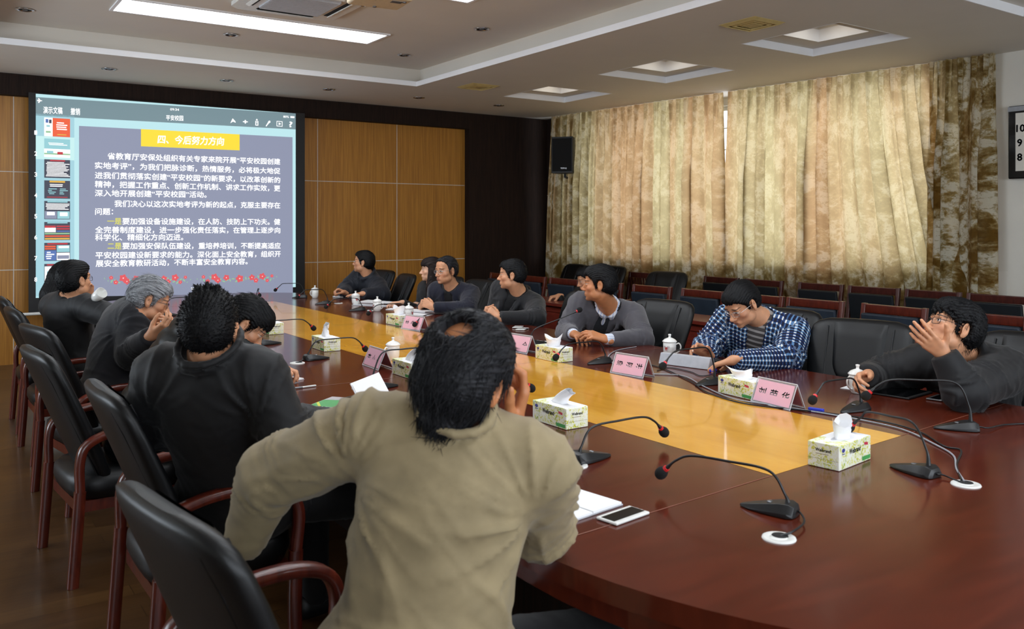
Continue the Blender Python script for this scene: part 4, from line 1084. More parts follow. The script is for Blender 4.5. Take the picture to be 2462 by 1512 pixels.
def add_torso(F, s, t, k=.05, girth=1.0, sleeve=None, cuff=.0, cut_cuff=False, arms='lr', armr=1.0, hem=0.0):
    sc = s.sc; M = np.array([s.l, s.f, s.u]); M2 = np.array([s.l, s.f2, s.u2]); T = lambda r: [x * sc + t for x in r]
    F.ell(s.hip + s.u * .0, T((.165 * girth, .125 * girth, .13)), M, k)
    F.ell(s.mid * .6 + s.hip * .4, T((.148 * girth, .110 * girth, .17)), M, k)
    F.ell(s.mid + .38 * (s.neck - s.mid), T((.165, .112, .185)), M2, k)
    F.cone(s.S['l'] * .86 + s.S['r'] * .14, s.S['r'] * .86 + s.S['l'] * .14, .060 * sc + t, .060 * sc + t, k)
    for a in 'lr':
        F.cone(s.neck - s.u2 * .005 * sc, s.S[a] * .75 + s.neck * .25 + s.u2 * .012, .048 * sc + t * .7, .045 * sc + t * .8, k * .8)
    if hem:
        for a in 'lr': F.cone(s.hj[a] - s.lf * .03, s.hj[a] + s.lf * hem + V3(0, 0, .01), .10 * sc + t, .088 * sc + t, .04)
    ts = t if sleeve is None else sleeve
    for a in arms:
        S, E, W = s.S[a], s.E[a], s.W[a]; dw = nrm(W - E)
        F.cone(S, E, (.057 * sc) * armr + ts, (.046 * sc) * armr + ts, .03)
        if cut_cuff:
            e = W - dw * cuff; F.cone(E, e, (.045 * sc) * armr + ts, (.030 * sc) * armr + ts * .6, .02, cut=(e, dw))
        else: F.cone(E, W, (.044 * sc), (.0275 * sc), .02)
def cloth_uv(V, s):
    """planar coordinates on the trunk, wrapped coordinates on the sleeves"""
    out = np.zeros_like(V); best = np.full(len(V), 1e9)
    q = V - s.hip; a = np.arctan2(q @ s.l, q @ s.f)
    out[:, 0] = np.where(np.abs(a) < 2.0, q @ s.l, q @ s.l); out[:, 1] = q @ s.u
    dT = np.linalg.norm(np.cross(V - s.mid, s.u), axis=1) - .165 * s.sc
    for k in 'lr':
        for A, B in ((s.S[k], s.E[k]), (s.E[k], s.W[k])):
            ab = B - A; L = np.linalg.norm(ab); u = ab / L; p = V - A; t = np.clip(p @ u, -.02, L + .02); r = p - t[:, None] * u; dd = np.linalg.norm(r, axis=1) - .06
            e1 = nrm(np.cross(u, s.f + .01)); e2 = np.cross(u, e1)
            m = (dd < best) & ((dd < dT - .01)); best = np.where(m, dd, best)
            an = np.arctan2(r @ e1, r @ e2); out[m, 0] = (an * .062)[m]; out[m, 1] = (p @ u)[m]
    return out
def bend_folds(V, s, amp, wl=.05):
    """creases across the sleeves, strongest at elbows"""
    d = np.zeros(len(V)); q = 0
    for k in 'lr':
        for A, B, e0 in ((s.S[k], s.E[k], 1), (s.E[k], s.W[k], 0)):
            q += 1.7; ab = B - A; L = np.linalg.norm(ab); u = ab / L; p = V - A; t = p @ u; r = p - t[:, None] * u; rr = np.linalg.norm(r, axis=1)
            ins = (t > -.03) & (t < L + .02) & (rr < .115)
            e1 = nrm(np.cross(u, V3(.3, .2, 1))); an = np.arctan2(r @ e1, r @ np.cross(u, e1))
            w = np.exp(-((t / L - (1.0 if e0 else 0.0)) / .42) ** 2) + .18
            ph = math.pi * t / wl + 1.9 * np.sin(t * 41 + q) + 1.5 * np.sin(an + q) + .9 * np.sin(2 * an + q * 3 + t * 17)
            m = np.clip(.35 + .75 * np.sin(an * 1.0 + 2.3 * q + 26 * t), 0, 1.1)
            d += np.where(ins, w * m * (1 - np.abs(np.sin(ph))) ** 1.4, 0)
    return d * amp
def radial_folds(V, N, c, axis, k, Rm, seed, r0=.075):
    """cloth pulled towards a point: folds fan out from it"""
    rs = np.random.RandomState(seed); e1 = nrm(np.cross(axis, V3(.12, .3, 1))); e2 = np.cross(nrm(axis), e1)
    p = V - c; r = np.linalg.norm(p, axis=1); a = np.arctan2(p @ e1, p @ e2)
    f = np.zeros(len(V))
    for i in range(3):
        kk = k * (1, 1.7, .6)[i]; ph = rs.uniform(0, 6.28)
        f += (1 - np.abs(np.sin(.5 * kk * a + ph + .5 * np.sin(a * 2 + ph) + 1.0 * np.sin(r * 16 + ph * 2) * .45))) ** 2.2 * (1, .5, .7)[i] * np.clip(.55 + .6 * np.sin(a * (2 + i) + ph * 3), 0, 1)
    return f * np.clip((r - r0) / .05, 0, 1) * np.exp(-(r / Rm) ** 2)
def make_glasses(parent, H, m, col='lens_glass', rect=True):
    org = np.array(parent.matrix_basis.translation); w = lambda p: tuple(H.w(p) - org)
    b = MB(); r = .0011 * H.sc
    for s in (-1, 1):
        pts = []
        for k in range(25):
            a = 2 * math.pi * k / 24; c, q = math.cos(a), math.sin(a); e = 2.0 / (3.2 if rect else 2.1)
            x = s * .034 + .0245 * math.copysign(abs(c) ** e, c); z = -.006 + (.0150 if rect else .019) * math.copysign(abs(q) ** e, q)
            pts.append(w((x, .101 - .30 * max(0, abs(x) - .02), z)))
        b.tube(pts, r * 1.15, 6, False)
        b.tube([w(p) for p in ((s * .058, .0905, .002), (s * .072, .078, .003), (s * .082, .02, .004), (s * .083, -.012, .002), (s * .082, -.03, -.014))], r, 6)
    b.tube([w(p) for p in ((-.011, .103, -.002), (-.005, .107, .002), (.005, .107, .002), (.011, .103, -.002))], r, 6)
    g = b.build('glasses', m, parent)
    for s in (-1, 1):
        b = MB(); ring = []
        for k in range(20):
            a = 2 * math.pi * k / 20; c, q = math.cos(a), math.sin(a); x = s * .034 + .0235 * math.copysign(abs(c) ** .65, c); z = -.006 + .0143 * math.copysign(abs(q) ** .65, q)
            ring.append(w((x, .101 - .30 * max(0, abs(x) - .02), z)))
        b.poly(ring); b.build('lens', col, g)
    return g
def person(sp):
    s = skeleton(sp); sc = s.sc; H = s.H
    root = thing('person', sp['label'], 'person', (s.hip[0], s.hip[1], 0))
    hr = sp.get('res', .006)
    # -- body: one continuous skin surface
    pts = [s.hip, s.neck, s.head, *s.W.values(), *s.E.values(), *s.S.values(), *s.knee.values(), *s.ank.values()]
    lo = np.min(pts, 0) - .25; hi = np.max(pts, 0) + .25; lo[2] = max(.0, lo[2])
    fine = [(H.c - .15 * sc, H.c + .15 * sc, hr)]
    for a in 'lr':
        if sp.get('hand' + a, True) is not None: hd = sp['hd' + a]; c = s.W[a] + nrm(hd) * .09 * sc; fine.append((c - .12 * sc, c + .12 * sc, hr))
    F = Field(lo, hi, .02, fine)
    add_torso(F, s, -.006)
    for a in 'lr':
        F.cone(s.hj[a], s.knee[a], .082 * sc, .056 * sc, .03); F.cone(s.knee[a], s.ank[a], .054 * sc, .036 * sc, .02); F.cone(s.ank[a] - V3(0, 0, .04), s.ank[a] + s.lf * .13 - V3(0, 0, .05), .035, .03, .02)
    nb = s.neck + s.u2 * .01; F.cone(H.w((0, -.028, -.062)), nb, .053 * sc, .060 * sc, .03); F.cone(H.w((0, -.005, -.085)), nb + s.f2 * .02, .045 * sc, .05 * sc, .025)
    add_head(F, H, full=sp.get('full', 0.0))
    for a in 'lr':
        add_hand(F, s.W[a], sp['hd' + a], sp['pn' + a], a, sp.get('pose' + a, 'relax'), sc)
    V, Q = F.mesh(1)
    body = link_mesh('body', V, Q, sp.get('skin', 'skin'), root, {'hl': H.loc(V)})
    hair_mesh(H, sp.get('hair', {}), root, sp.get('hair_m', 'hair_black'), sp.get('seed', 1), sp.get('hres', .0052))
    if 'glasses' in sp: make_glasses(root, H, sp['glasses'])
    # -- clothes
    cr = sp.get('cres', .011)
    def garment(name, m, t, kk=.05, collar=None, notch=None, lapel=False, sleeves=True, cuff=.0, amp=.004, hem=.10, girth=1.0, armr=1.0, wl=.09, neckcut=.062, folds=(), seed=0, extra=None, bamp=None):
        lo = np.min([s.hip - .3, s.neck - .3, *(s.W[a] - .15 for a in 'lr'), *(s.E[a] - .15 for a in 'lr')], 0); hi = np.max([s.hip + .3, s.neck + .25, *(s.W[a] + .15 for a in 'lr'), *(s.E[a] + .15 for a in 'lr')], 0)
        F = Field(lo, hi, cr)
        add_torso(F, s, t, kk, girth, cuff=cuff, cut_cuff=True, arms='lr' if sleeves else '', armr=armr, hem=hem)
        nk = s.neck; up = nrm(H.w((0, -.03, -.06)) - nk); cf = nrm(s.f2 - up * np.dot(s.f2, up))
        F.cone(nk + up * .02, nk + up * .22, neckcut * sc, (neckcut + .03) * sc, .006, mode='s')
        if collar:
            ch, ct = collar                                       # height, thickness of a collar ring
            for j in range(20):
                a0, a1 = 2 * math.pi * j / 20, 2 * math.pi * (j + 1) / 20
                gap = sp.get('collar_gap', .35)
                if abs((a0 + a1) / 2 - math.pi / 2) < gap: continue
                pr_ = lambda a, h, rr: nk + s.l * (rr * .98 * math.cos(a)) + cf * (rr * 1.05 * math.sin(a) + .012) + up * (h - .010 * math.sin(a) - .25 * h * max(0, math.sin(a)))
                rr = .066 * sc + ct
                for h in np.linspace(-.02, ch, 4): F.cone(pr_(a0, h, rr + .15 * max(h, 0)), pr_(a1, h, rr + .15 * max(h, 0)), ct, ct, .008)
        if notch:                                               # open front: a wedge cut down the chest
            depth, wtop, wbot = notch; base = nk + s.f2 * .09 * sc
            for j in range(13):
                q = j / 12; c = base - s.u2 * depth * q + s.f2 * (.055 * sc + .02 * math.sin(q * 3)); wd = wtop * (1 - q) + wbot * q
                F.ell(c, [wd, .085 * sc, depth / 12 * 1.3 + .006], np.array([s.l, s.f2, s.u2]), .006, 's')
            if lapel:
                for sd in (-1, 1):
                    pv = None
                    for j in range(12):
                        q = j / 11; wd = wtop * (1 - q) + wbot * q
                        c = nk + s.u2 * (.015 - depth * q) + s.l * sd * (wd + .030 * math.sin(math.pi * min(1, q * 1.15) ** .8) * 1.0 + .012) + s.f2 * sc * (.062 + .075 * math.sin(min(1.57, q * 2.2)))
                        if pv is not None: F.cone(pv, c, .014, .014, .006, (s.f2, 1.6))
                        pv = c
        for pl, r0, kf in folds:
            for p, q in zip(pl[:-1], pl[1:]): F.cone(p, q, r0, r0, kf)
        if extra: extra(F, s)
        V, Q = F.mesh(2); N = vnormals(V, Q)
        amp_m = np.clip((V[:, 2] - .35) * 4, 0, 1)
        sd_ = seed + sp.get('seed', 1)
        d = .45 * amp * (ridges(V - s.hip, 31 + sd_, wl, dirs=sp.get('folddir')) - .5) + bend_folds(V, s, (bamp or amp) * 1.5)
        for k_, (c_, ax_, kf_, rm_, aa_) in enumerate([(s.S['l'] - s.u * .10 + s.l * .02, s.f, 13, .22, 1.5), (s.S['r'] - s.u * .10 - s.l * .02, s.f, 13, .22, 1.5), (s.hip + s.l * .17 * sc + s.u * .06, s.l, 11, .22, 1.3), (s.hip - s.l * .17 * sc + s.u * .06, s.l, 11, .22, 1.3)] + list(sp.get('fans', ()))):
            d += amp * aa_ * radial_folds(V, N, np.asarray(c_), np.asarray(ax_), kf_, rm_, sd_ * 7 + k_)
        V = V + N * (d * amp_m)[:, None]
        at = {'cloth_uv': cloth_uv(V, s)} if m in ('cloth_check', 'cloth_shirt_stripe', 'cloth_knit_stripe') else None
        return link_mesh(name, V, Q, m, root, at)
    for g in sp['wear']:
        garment(**g)
    # trousers and shoes
    lo = np.min([*s.hj.values(), *s.knee.values(), *s.ank.values()], 0) - .17; hi = np.max([*s.hj.values(), *s.knee.values(), *s.ank.values()], 0) + .2; lo[2] = .02
    F = Field(lo, hi, .018)
    F.ell(s.hip, [.17 * sc, .14 * sc, .12 * sc], np.array([s.l0, s.f0, V3(0, 0, 1)]), .04)
    for a in 'lr':
        F.cone(s.hj[a], s.knee[a], .092 * sc, .070 * sc, .04); e = s.ank[a] - V3(0, 0, .03); F.cone(s.knee[a], e, .070 * sc, .056 * sc, .03, cut=(e, V3(0, 0, -1)))
    V, Q = F.mesh(1); N = vnormals(V, Q); V = V + N * (.005 * (ridges(V, 5, .08) - .5))[:, None]
    link_mesh('trousers', V, Q, sp.get('trousers', 'cloth_trousers'), root)
    for a in 'lr':
        c = s.ank[a]; F = Field(c - V3(.3, .3, .1), c + V3(.3, .3, .1), .012)
        b0 = V3(c[0], c[1], .045) - s.lf * .05; F.cone(b0, b0 + s.lf * .22, .042, .036, .02); F.cone(b0 + V3(0, 0, .03), b0 + s.lf * .06 + V3(0, 0, .02), .038, .03, .02)
        F.func(c - V3(.3, .3, .2), c + V3(.3, .3, .2), lambda x, y, z: .004 - z + 0 * x + 0 * y, .004, 'i')
        V, Q = F.mesh(1); link_mesh('shoe', V, Q, 'black_plastic', root)
    return root, s
# world positions of joints, facing angles and grips of the fourteen people
POSE = {
 'tan': dict(label='person in a tan jacket seen from behind, bald patch on crown, cheek on right hand', hip=(0.936, 1.759, 0.587), neck=(1.042, 1.747, 1.121), head=(1.043, 1.71, 1.251), face=(60, -8, 12), taz=40, tilt=0.22, sw=0.183, el=(0.719, 2.125, 0.975), wl=(0.677, 2.227, 0.764), hdl=(-0.714, 0.07, -0.697), pnl=(0.2, 0, -1), posel='relax', er=(1.302, 1.775, 0.827), wr=(1.187, 1.732, 1.104), hdr=(0.235, -0.16, 0.959), pnr=(-0.825, 0.565, 0), poser='cheek', legaz=75, seed=3, res=0.0042, hres=0.0045, cres=0.0095, skin='skin_tan', hair_m='hair_salt'),
 'coat': dict(label='person in a dark high collared coat seen from behind, short spiky black hair', hip=(0.985, 3.22, 0.58), neck=(0.814, 3.054, 1.124), head=(0.812, 3.019, 1.246), face=(27, -6, 0), taz=36, tilt=0.1, sw=0.165, er=(1.019, 2.89, 0.901), wr=(1.4, 3.22, 0.81), hdr=(0.9, 0.4, 0), pnr=(0, 0, -1), el=(0.667, 3.276, 0.888), wl=(0.98, 3.42, 0.74), hdl=(1, 0.1, 0), pnl=(0, 0, -1), legaz=85, seed=5, res=0.005, hres=0.0045, cres=0.0105),
 'writer': dict(label='person in a black quilted jacket bent over the table writing with a pen', hip=(0.9, 4.58, 0.57), neck=(1.205, 4.507, 1.104), head=(1.357, 4.379, 1.096), face=(104, -42, 0), taz=95, wr=(1.522, 4.509, 0.8), hdr=(0.753, -0.525, 0.396), pnr=(0, -0.3, -1), poser='write', hr=(0.1, -1, -0.2), wl=(1.474, 4.808, 0.803), hdl=(0.392, -0.919, 0.032), pnl=(0, 0, -1), posel='flat', hl=(0.1, 1, -0.3), legaz=90, seed=6, res=0.0055),
 'grey': dict(label='person with grey hair and thin glasses in a navy coat looking down at a phone', hip=(0.95, 5.72, 0.57), neck=(1.074, 5.834, 1.06), head=(1.167, 5.685, 1.139), face=(98, -20, 0), taz=88, er=(1.033, 5.535, 0.833), wr=(1.079, 5.26, 0.963), hdr=(0.706, -0.481, 0.52), pnr=(0, 0.8, 0.5), poser='cup', el=(1.183, 5.977, 0.779), wl=(1.166, 5.564, 0.945), hdl=(0.453, -0.807, 0.379), pnl=(0, -0.8, 0.5), posel='cup', legaz=90, seed=7, res=0.006),
 'drinker': dict(label='person in a dark jacket at the left drinking from a white cup, seen from behind', hip=(0.93, 6.92, 0.57), neck=(0.86, 6.926, 1.066), head=(0.894, 6.841, 1.213), face=(56, 6, 0), taz=66, wl=(1.01, 7.005, 1.065), hdl=(-0.1, -0.2, 1), pnl=(-0.5, -0.7, 0.1), posel='cup', hl=(0.4, 0.6, -0.8), wr=(1.28, 6.62, 0.8), hdr=(1, 0.2, 0), pnr=(0, 0, -1), hr=(0.1, -1, 0.1), legaz=90, seed=8, res=0.007),
 'woman_left': dict(label='person with long black hair half hidden behind the cup drinker at the left', hip=(1.0, 7.98, 0.57), neck=(0.953, 7.952, 1.016), head=(0.969, 7.881, 1.17), face=(58, -4, 0), taz=75, s=1.02, wr=(1.4, 7.8, 0.8), hdr=(1, 0, 0), pnr=(0, 0, -1), wl=(1.4, 8.1, 0.8), hdl=(1, 0, 0), pnl=(0, 0, -1), legaz=90, seed=9, res=0.008),
 'far': dict(label='person in a dark padded jacket farthest from the camera, writing and looking at the screen', hip=(4.5, 9.75, 0.57), neck=(4.409, 9.464, 0.972), head=(4.33, 9.458, 1.164), face=(-50, 7, 0), taz=-92, wr=(4.041, 9.353, 0.821), hdr=(-0.93, -0.044, 0.365), pnr=(-0.2, -0.3, -1), poser='write', hr=(0.1, 1, -0.3), wl=(4.099, 8.974, 0.829), hdl=(-0.673, 0.734, -0.091), pnl=(0, 0, -1), posel='flat', hl=(0.2, -1, -0.4), legaz=-90, seed=10, res=0.007),
 'woman_right': dict(label='person with long wavy dark hair facing left behind the man with clasped hands', hip=(4.56, 8.32, 0.57), neck=(4.57, 8.203, 0.921), head=(4.53, 8.169, 1.123), face=(-64, 0, 0), taz=-90, s=1.03, wr=(4.302, 8.083, 0.764), hdr=(-1, 0.1, 0), pnr=(0, 0, -1), wl=(4.1, 8.0, 0.8), hdl=(-1, 0.1, 0), pnl=(0, 0, -1), legaz=-90, seed=11, res=0.007, skin='skin_fair'),
 'navy': dict(label='person in a navy suit with high forehead and glasses, hands clasped over papers', hip=(4.48, 7.48, 0.57), neck=(4.317, 7.346, 0.975), head=(4.223, 7.313, 1.16), face=(-100, -3, 0), taz=-118, sw=0.18, er=(4.294, 7.665, 0.753), wr=(4.035, 7.478, 0.799), hdr=(-0.352, -0.835, 0.423), pnr=(0.7, -0.7, 0), poser='clasp', el=(4.256, 6.963, 0.8), wl=(3.959, 7.106, 0.832), hdl=(-0.482, 0.77, 0.417), pnl=(0.3, 0.9, -0.1), posel='clasp', legaz=-90, seed=12, res=0.0055),
 'blackjacket': dict(label='person in a black jacket with clasped hands turning to the screen', hip=(4.42, 6.66, 0.57), neck=(4.414, 6.334, 0.995), head=(4.319, 6.314, 1.163), face=(-48, 0, 0), taz=-108, sw=0.18, er=(4.389, 6.691, 0.737), wr=(4.107, 6.423, 0.807), hdr=(-0.405, -0.794, 0.453), pnr=(0.7, -0.7, 0), poser='clasp', el=(4.326, 5.946, 0.796), wl=(4.001, 6.047, 0.828), hdl=(-0.467, 0.751, 0.467), pnl=(0.3, 0.9, -0.1), posel='clasp', legaz=-90, seed=13, res=0.0055),
 'blazer': dict(label='person in a grey blazer over a white shirt collar looking back at the screen', hip=(4.42, 5.42, 0.57), neck=(4.224, 4.888, 0.994), head=(4.085, 4.838, 1.173), face=(-44, 0, 0), taz=-122, sw=0.185, er=(4.012, 5.13, 0.789), wr=(3.84, 4.824, 0.823), hdr=(-0.249, -0.968, 0.0), pnr=(0.2, 0.2, -1), poser='relax', el=(4.225, 4.524, 0.783), wl=(3.896, 4.544, 0.814), hdl=(-0.788, 0.539, 0.297), pnl=(0.3, 0.5, -1), posel='relax', legaz=-90, seed=14, res=0.005, skin='skin_tan'),
 'check': dict(label='person in a blue checked jacket and glasses looking down at a small device', hip=(4.5, 3.78, 0.57), neck=(4.387, 3.602, 1.004), head=(4.201, 3.607, 1.113), face=(-84, -33, 0), taz=-112, sw=0.185, er=(4.208, 3.906, 0.798), wr=(3.976, 3.677, 0.808), hdr=(-0.89, 0.062, 0.451), pnr=(-0.4, -0.6, -0.6), poser='relax', el=(4.271, 3.317, 0.793), wl=(3.807, 3.332, 0.832), hdl=(-0.479, 0.814, -0.327), pnl=(0, 0, -1), posel='relax', legaz=-90, seed=15, res=0.0045, cres=0.0095),
 'mouth': dict(label='person in a black parka and glasses covering his mouth with one hand', hip=(4.46, 2.3, 0.57), neck=(4.259, 2.235, 0.942), head=(4.101, 2.222, 1.108), face=(-54, 22, 8), taz=-100, sw=0.155, el=(3.896, 2.059, 0.849), wl=(3.847, 2.129, 1.014), hdl=(-0.732, 0.271, 0.625), pnl=(0.8, 0.5, 0.25), posel='cover', wr=(3.877, 2.532, 0.853), hdr=(-0.99, -0.053, -0.129), pnr=(-0.2, -0.5, -0.3), poser='cup', hr=(0.3, 0.8, -0.4), legaz=-90, seed=16, res=0.0042, cres=0.0095),
 'back': dict(label='person with dark hair writing at the back desks, half hidden by the grey blazer man', hip=(6.42, 7.6, 0.57), neck=(6.195, 7.453, 0.834), head=(6.054, 7.369, 1.003), face=(-66, -15, 0), taz=-90, wr=(5.95, 7.75, 0.8), hdr=(-0.9, 0.2, -0.1), pnr=(0, 0, -1), poser='write', wl=(5.95, 7.35, 0.79), hdl=(-0.9, 0.3, 0), pnl=(0, 0, -1), legaz=-90, seed=17, res=0.0075),
}
J = dict   # one garment
LOOK = {
 'tan': dict(hair=dict(t=.022, nape=-.16, side=-.045, long=[((0, -.050, -.03), (0, -.055, -.080), .076, .056)], front=.07, temple=.03, rough=.0016, ears=True, strands=3500, len=.045, lift=.06, bald=((.006, -.078, .100), (.034, .036, .030)), jag=1.6),
   wear=[J(name='jacket', m='cloth_tan', t=.026, collar=(.095, .012), amp=.015, bamp=.005, hem=.02, girth=1.05, armr=1.12, wl=.13, kk=.06, extra='skirt')]),
 'coat': dict(hair=dict(t=.012, nape=-.085, side=-.03, rough=.0016, strands=3600, len=.009, spiky=True, jag=1.2, tufts=[((-.02, -.03, .115), (-.03, -.06, .135), .02, .006), ((.01, -.02, .118), (.0, -.05, .142), .02, .006), ((.03, -.02, .115), (.035, -.05, .135), .02, .005)]),
   wear=[J(name='coat', m='cloth_black', t=.030, collar=(.112, .014), amp=.009, hem=.05, girth=1.0, armr=1.1, wl=.13, kk=.07)]),
 'writer': dict(hair=dict(t=.017, front=.040, side=-.03, rough=.003, strands=700, len=.04, jag=1.8),
   wear=[J(name='quilted_jacket', m='cloth_puffer', t=.040, collar=(.09, .018), amp=.003, hem=.05, girth=1.05, armr=1.25, kk=.07, extra='quilt')]),
 'grey': dict(hair=dict(t=.017, front=.058, side=-.035, nape=-.085, rough=.0035, strands=900, len=.045, jag=1.6), hair_m='hair_grey', glasses='frame_dark',
   wear=[J(name='coat', m='cloth_navy', t=.032, collar=(.07, .016), amp=.008, hem=.08, girth=1.05, armr=1.2, wl=.13, kk=.07)]),
 'drinker': dict(hair=dict(t=.014, side=-.03, nape=-.085, strands=400), glasses='frame_dark', wear=[J(name='jacket', m='cloth_coal', t=.026, collar=(.03, .013), amp=.005, armr=1.15, kk=.06)]),
 'woman_left': dict(hair=dict(t=.018, side=-.06, nape=-.09, ears=False, strands=300, long=[((0, -.07, .0), (0, -.10, -.14), .085, .10), ((0, -.10, -.14), (0, -.13, -.27), .10, .06), ((.06, -.01, -.02), (.08, -.05, -.16), .035, .04), ((-.06, -.01, -.02), (-.08, -.05, -.16), .035, .04)]),
   wear=[J(name='jacket', m='cloth_black', t=.024, collar=(.03, .012), armr=1.05)]),
 'far': dict(hair=dict(t=.014, side=-.03, strands=300), glasses='frame_silver', wear=[J(name='padded_jacket', m='cloth_slate', t=.036, collar=(.085, .016), amp=.009, armr=1.3, kk=.07, girth=1.08)]),
 'woman_right': dict(hair=dict(t=.016, side=-.06, nape=-.09, ears=False, strands=300, front=.035, long=[((0, -.06, .0), (0, -.08, -.14), .08, .10), ((0, -.08, -.14), (0, -.09, -.32), .10, .09), ((.062, .0, -.02), (.085, .0, -.18), .032, .05), ((-.062, .0, -.02), (-.085, .0, -.18), .032, .05), ((.085, .0, -.18), (.09, .02, -.32), .05, .04)]),
   hair_m='hair_brown', wear=[J(name='jacket', m='cloth_black', t=.02, collar=(.02, .01), armr=1.0)]),
 'navy': dict(hair=dict(t=.011, front=.092, temple=.06, side=-.028, recede=.35, strands=350, len=.04), hair_m='hair_salt', glasses='frame_silver', full=.004,
   wear=[J(name='shirt', m='cloth_shirt_dark', t=.010, collar=(.03, .008), amp=.002, sleeves=True), J(name='suit_jacket', m='cloth_navy_suit', t=.026, collar=None, notch=(.26, .066, .016), lapel=True, amp=.007, armr=1.15, neckcut=.085, cuff=.01, girth=1.04)]),
 'blackjacket': dict(hair=dict(t=.012, front=.060, side=-.03, strands=350, spiky=True, len=.015),
   wear=[J(name='shirt', m='cloth_shirt_dark', t=.010, collar=(.03, .008), amp=.002), J(name='jacket', m='cloth_charcoal', t=.026, notch=(.26, .062, .012), lapel=True, amp=.008, armr=1.12, neckcut=.085, cuff=.01)]),
 'blazer': dict(hair=dict(t=.016, front=.055, side=-.032, strands=600, len=.03),
   wear=[J(name='shirt', m='cloth_shirt_stripe', t=.010, collar=(.036, .009), amp=.002, cuff=-.008), J(name='vest', m='cloth_dark_knit', t=.017, notch=(.10, .060, .004), sleeves=False, amp=.001, neckcut=.075), J(name='blazer', m='cloth_grey_blazer', t=.028, notch=(.30, .080, .030), lapel=True, amp=.008, armr=1.12, neckcut=.09, cuff=.045, girth=1.03)]),
 'check': dict(hair=dict(t=.013, front=.056, side=-.03, strands=700, len=.02), glasses='frame_silver',
   wear=[J(name='knit_shirt', m='cloth_knit_stripe', t=.012, collar=(.034, .010), amp=.002, sleeves=False), J(name='jacket', m='cloth_check', t=.030, collar=None, notch=(.34, .075, .026), lapel=False, amp=.011, armr=1.22, neckcut=.085, girth=1.05)]),
 'mouth': dict(hair=dict(t=.019, front=.042, side=-.03, rough=.0035, strands=900, len=.04, jag=2.2), glasses='frame_dark',
   wear=[J(name='parka', m='cloth_coal', t=.034, collar=(.07, .018), amp=.011, armr=1.25, wl=.12, girth=1.06, kk=.06)]),
 'back': dict(hair=dict(t=.016, side=-.03, strands=200), wear=[J(name='jacket', m='cloth_black', t=.022, collar=(.02, .01))]),
}
def skirt(F, s):
    """the jacket hangs wide over the hips"""
    F.ell(s.hip + V3(0, 0, -.03) - s.f0 * .02, [.225, .185, .17], np.array([s.l0, s.f0, V3(0, 0, 1)]), .08)
def quilt(F, s):
    """stitched channels round trunk and sleeves"""
    x, y, z = F.pts((slice(None),) * 3)
    u = (x - s.hip[0]) * s.u[0] + (y - s.hip[1]) * s.u[1] + (z - s.hip[2]) * s.u[2]
    F.d += (.011 * np.abs(np.cos(math.pi * u / .085)) ** 8).astype(F4)
PEOPLE = {}
for key, sp in POSE.items():
    sp.update(LOOK[key])
    for g in sp['wear']:
        if isinstance(g.get('extra'), str): g['extra'] = {'quilt': quilt, 'skirt': skirt}[g['extra']]
    PEOPLE[key] = person(sp)
# ------------------------------------------------------------------ projection screen and what it shows
YS = 11.21
scr = thing('projection_screen', 'bright projection screen showing a grey slide of white writing, on the front wall', 'projection screen', (2.63, YS, 0.6))
MB().bb((-1.64, .0, .005), (1.64, .008, 2.52)).build('fabric', 'satin_black', scr)
b = MB(); b.tube([(-1.70, .004, -.012), (1.70, .004, -.012)], .018, 12); b.build('bottom_bar', 'white_plastic', scr)
b = MB()
for x in (-1.2, 1.2): b.bb((x - .02, .004, 2.49), (x + .02, .072, 2.52))
b.build('wall_bracket', 'satin_black', scr)
for nm, c, s_ in (('scr_pale', (190, 232, 238), 1.0), ('scr_side', (164, 210, 222), 1.0), ('scr_hi', (200, 240, 240), 1.0), ('scr_bar', (118, 142, 150), 1.0), ('scr_grey', (142, 148, 172), 1.0), ('scr_white', (255, 255, 255), 1.3), ('scr_yellow', (254, 224, 52), 1.0),
                  ('scr_ytext', (226, 222, 96), 1.0), ('scr_red', (228, 86, 92), 1.0), ('scr_green', (150, 196, 150), 1.0), ('scr_dark', (66, 68, 84), .95), ('scr_orange', (240, 96, 56), 1.0), ('scr_blue', (86, 116, 180), 1.0), ('scr_gold', (226, 178, 72), 1.0), ('scr_teal', (150, 206, 214), 1.0), ('scr_cherry', (196, 52, 62), 1.0)):
    emit(nm, c, s_)
def sq(b, p, q, lay):
    """rectangle between two plane points (x, z) at layer lay"""
    y = -.0012 * lay - .0005
    b.quad((p[0] - 2.63, y, p[1] - .6), (q[0] - 2.63, y, p[1] - .6), (q[0] - 2.63, y, q[1] - .6), (p[0] - 2.63, y, q[1] - .6))
def line(b, txt, p, q, h, lay, bold=.012, shear=0.0):
    """text from p to q (x, z baseline), glyph height h"""
    v, f = text_mesh(txt, 1.0, 'LEFT', bold=bold, shear=shear)
    x0 = min(a[0] for a in v); x1 = max(a[0] for a in v); y0 = min(a[1] for a in v); y1 = max(a[1] for a in v); y = -.0012 * lay - .0005
    sx = (q[0] - p[0]) / (x1 - x0); sz = h / .86
    b.add([(p[0] + (a[0] - x0) * sx - 2.63, y, p[1] + (q[1] - p[1]) * (a[0] - x0) / (x1 - x0) + a[1] * sz - .6) for a in v], [g[::1] for g in f])
img = MB(); sq(img, (1.063, 0.770), (4.141, 3.109), 0)
pi = img.build('projected_image', 'scr_pale', scr)
b = MB(); sq(b, (1.063, 2.857), (4.141, 3.109), 1); y_ = -.0017
tl, tr = (1.063, 3.071), (4.141, 3.109); bl, br = (1.063, 2.860), (4.141, 2.894)
b = MB(); b.quad((bl[0] - 2.63, y_, bl[1] - .6), (br[0] - 2.63, y_, br[1] - .6), (tr[0] - 2.63, y_, tr[1] - .6), (tl[0] - 2.63, y_, tl[1] - .6)); tbx = b.build('toolbar', 'scr_bar', pi)
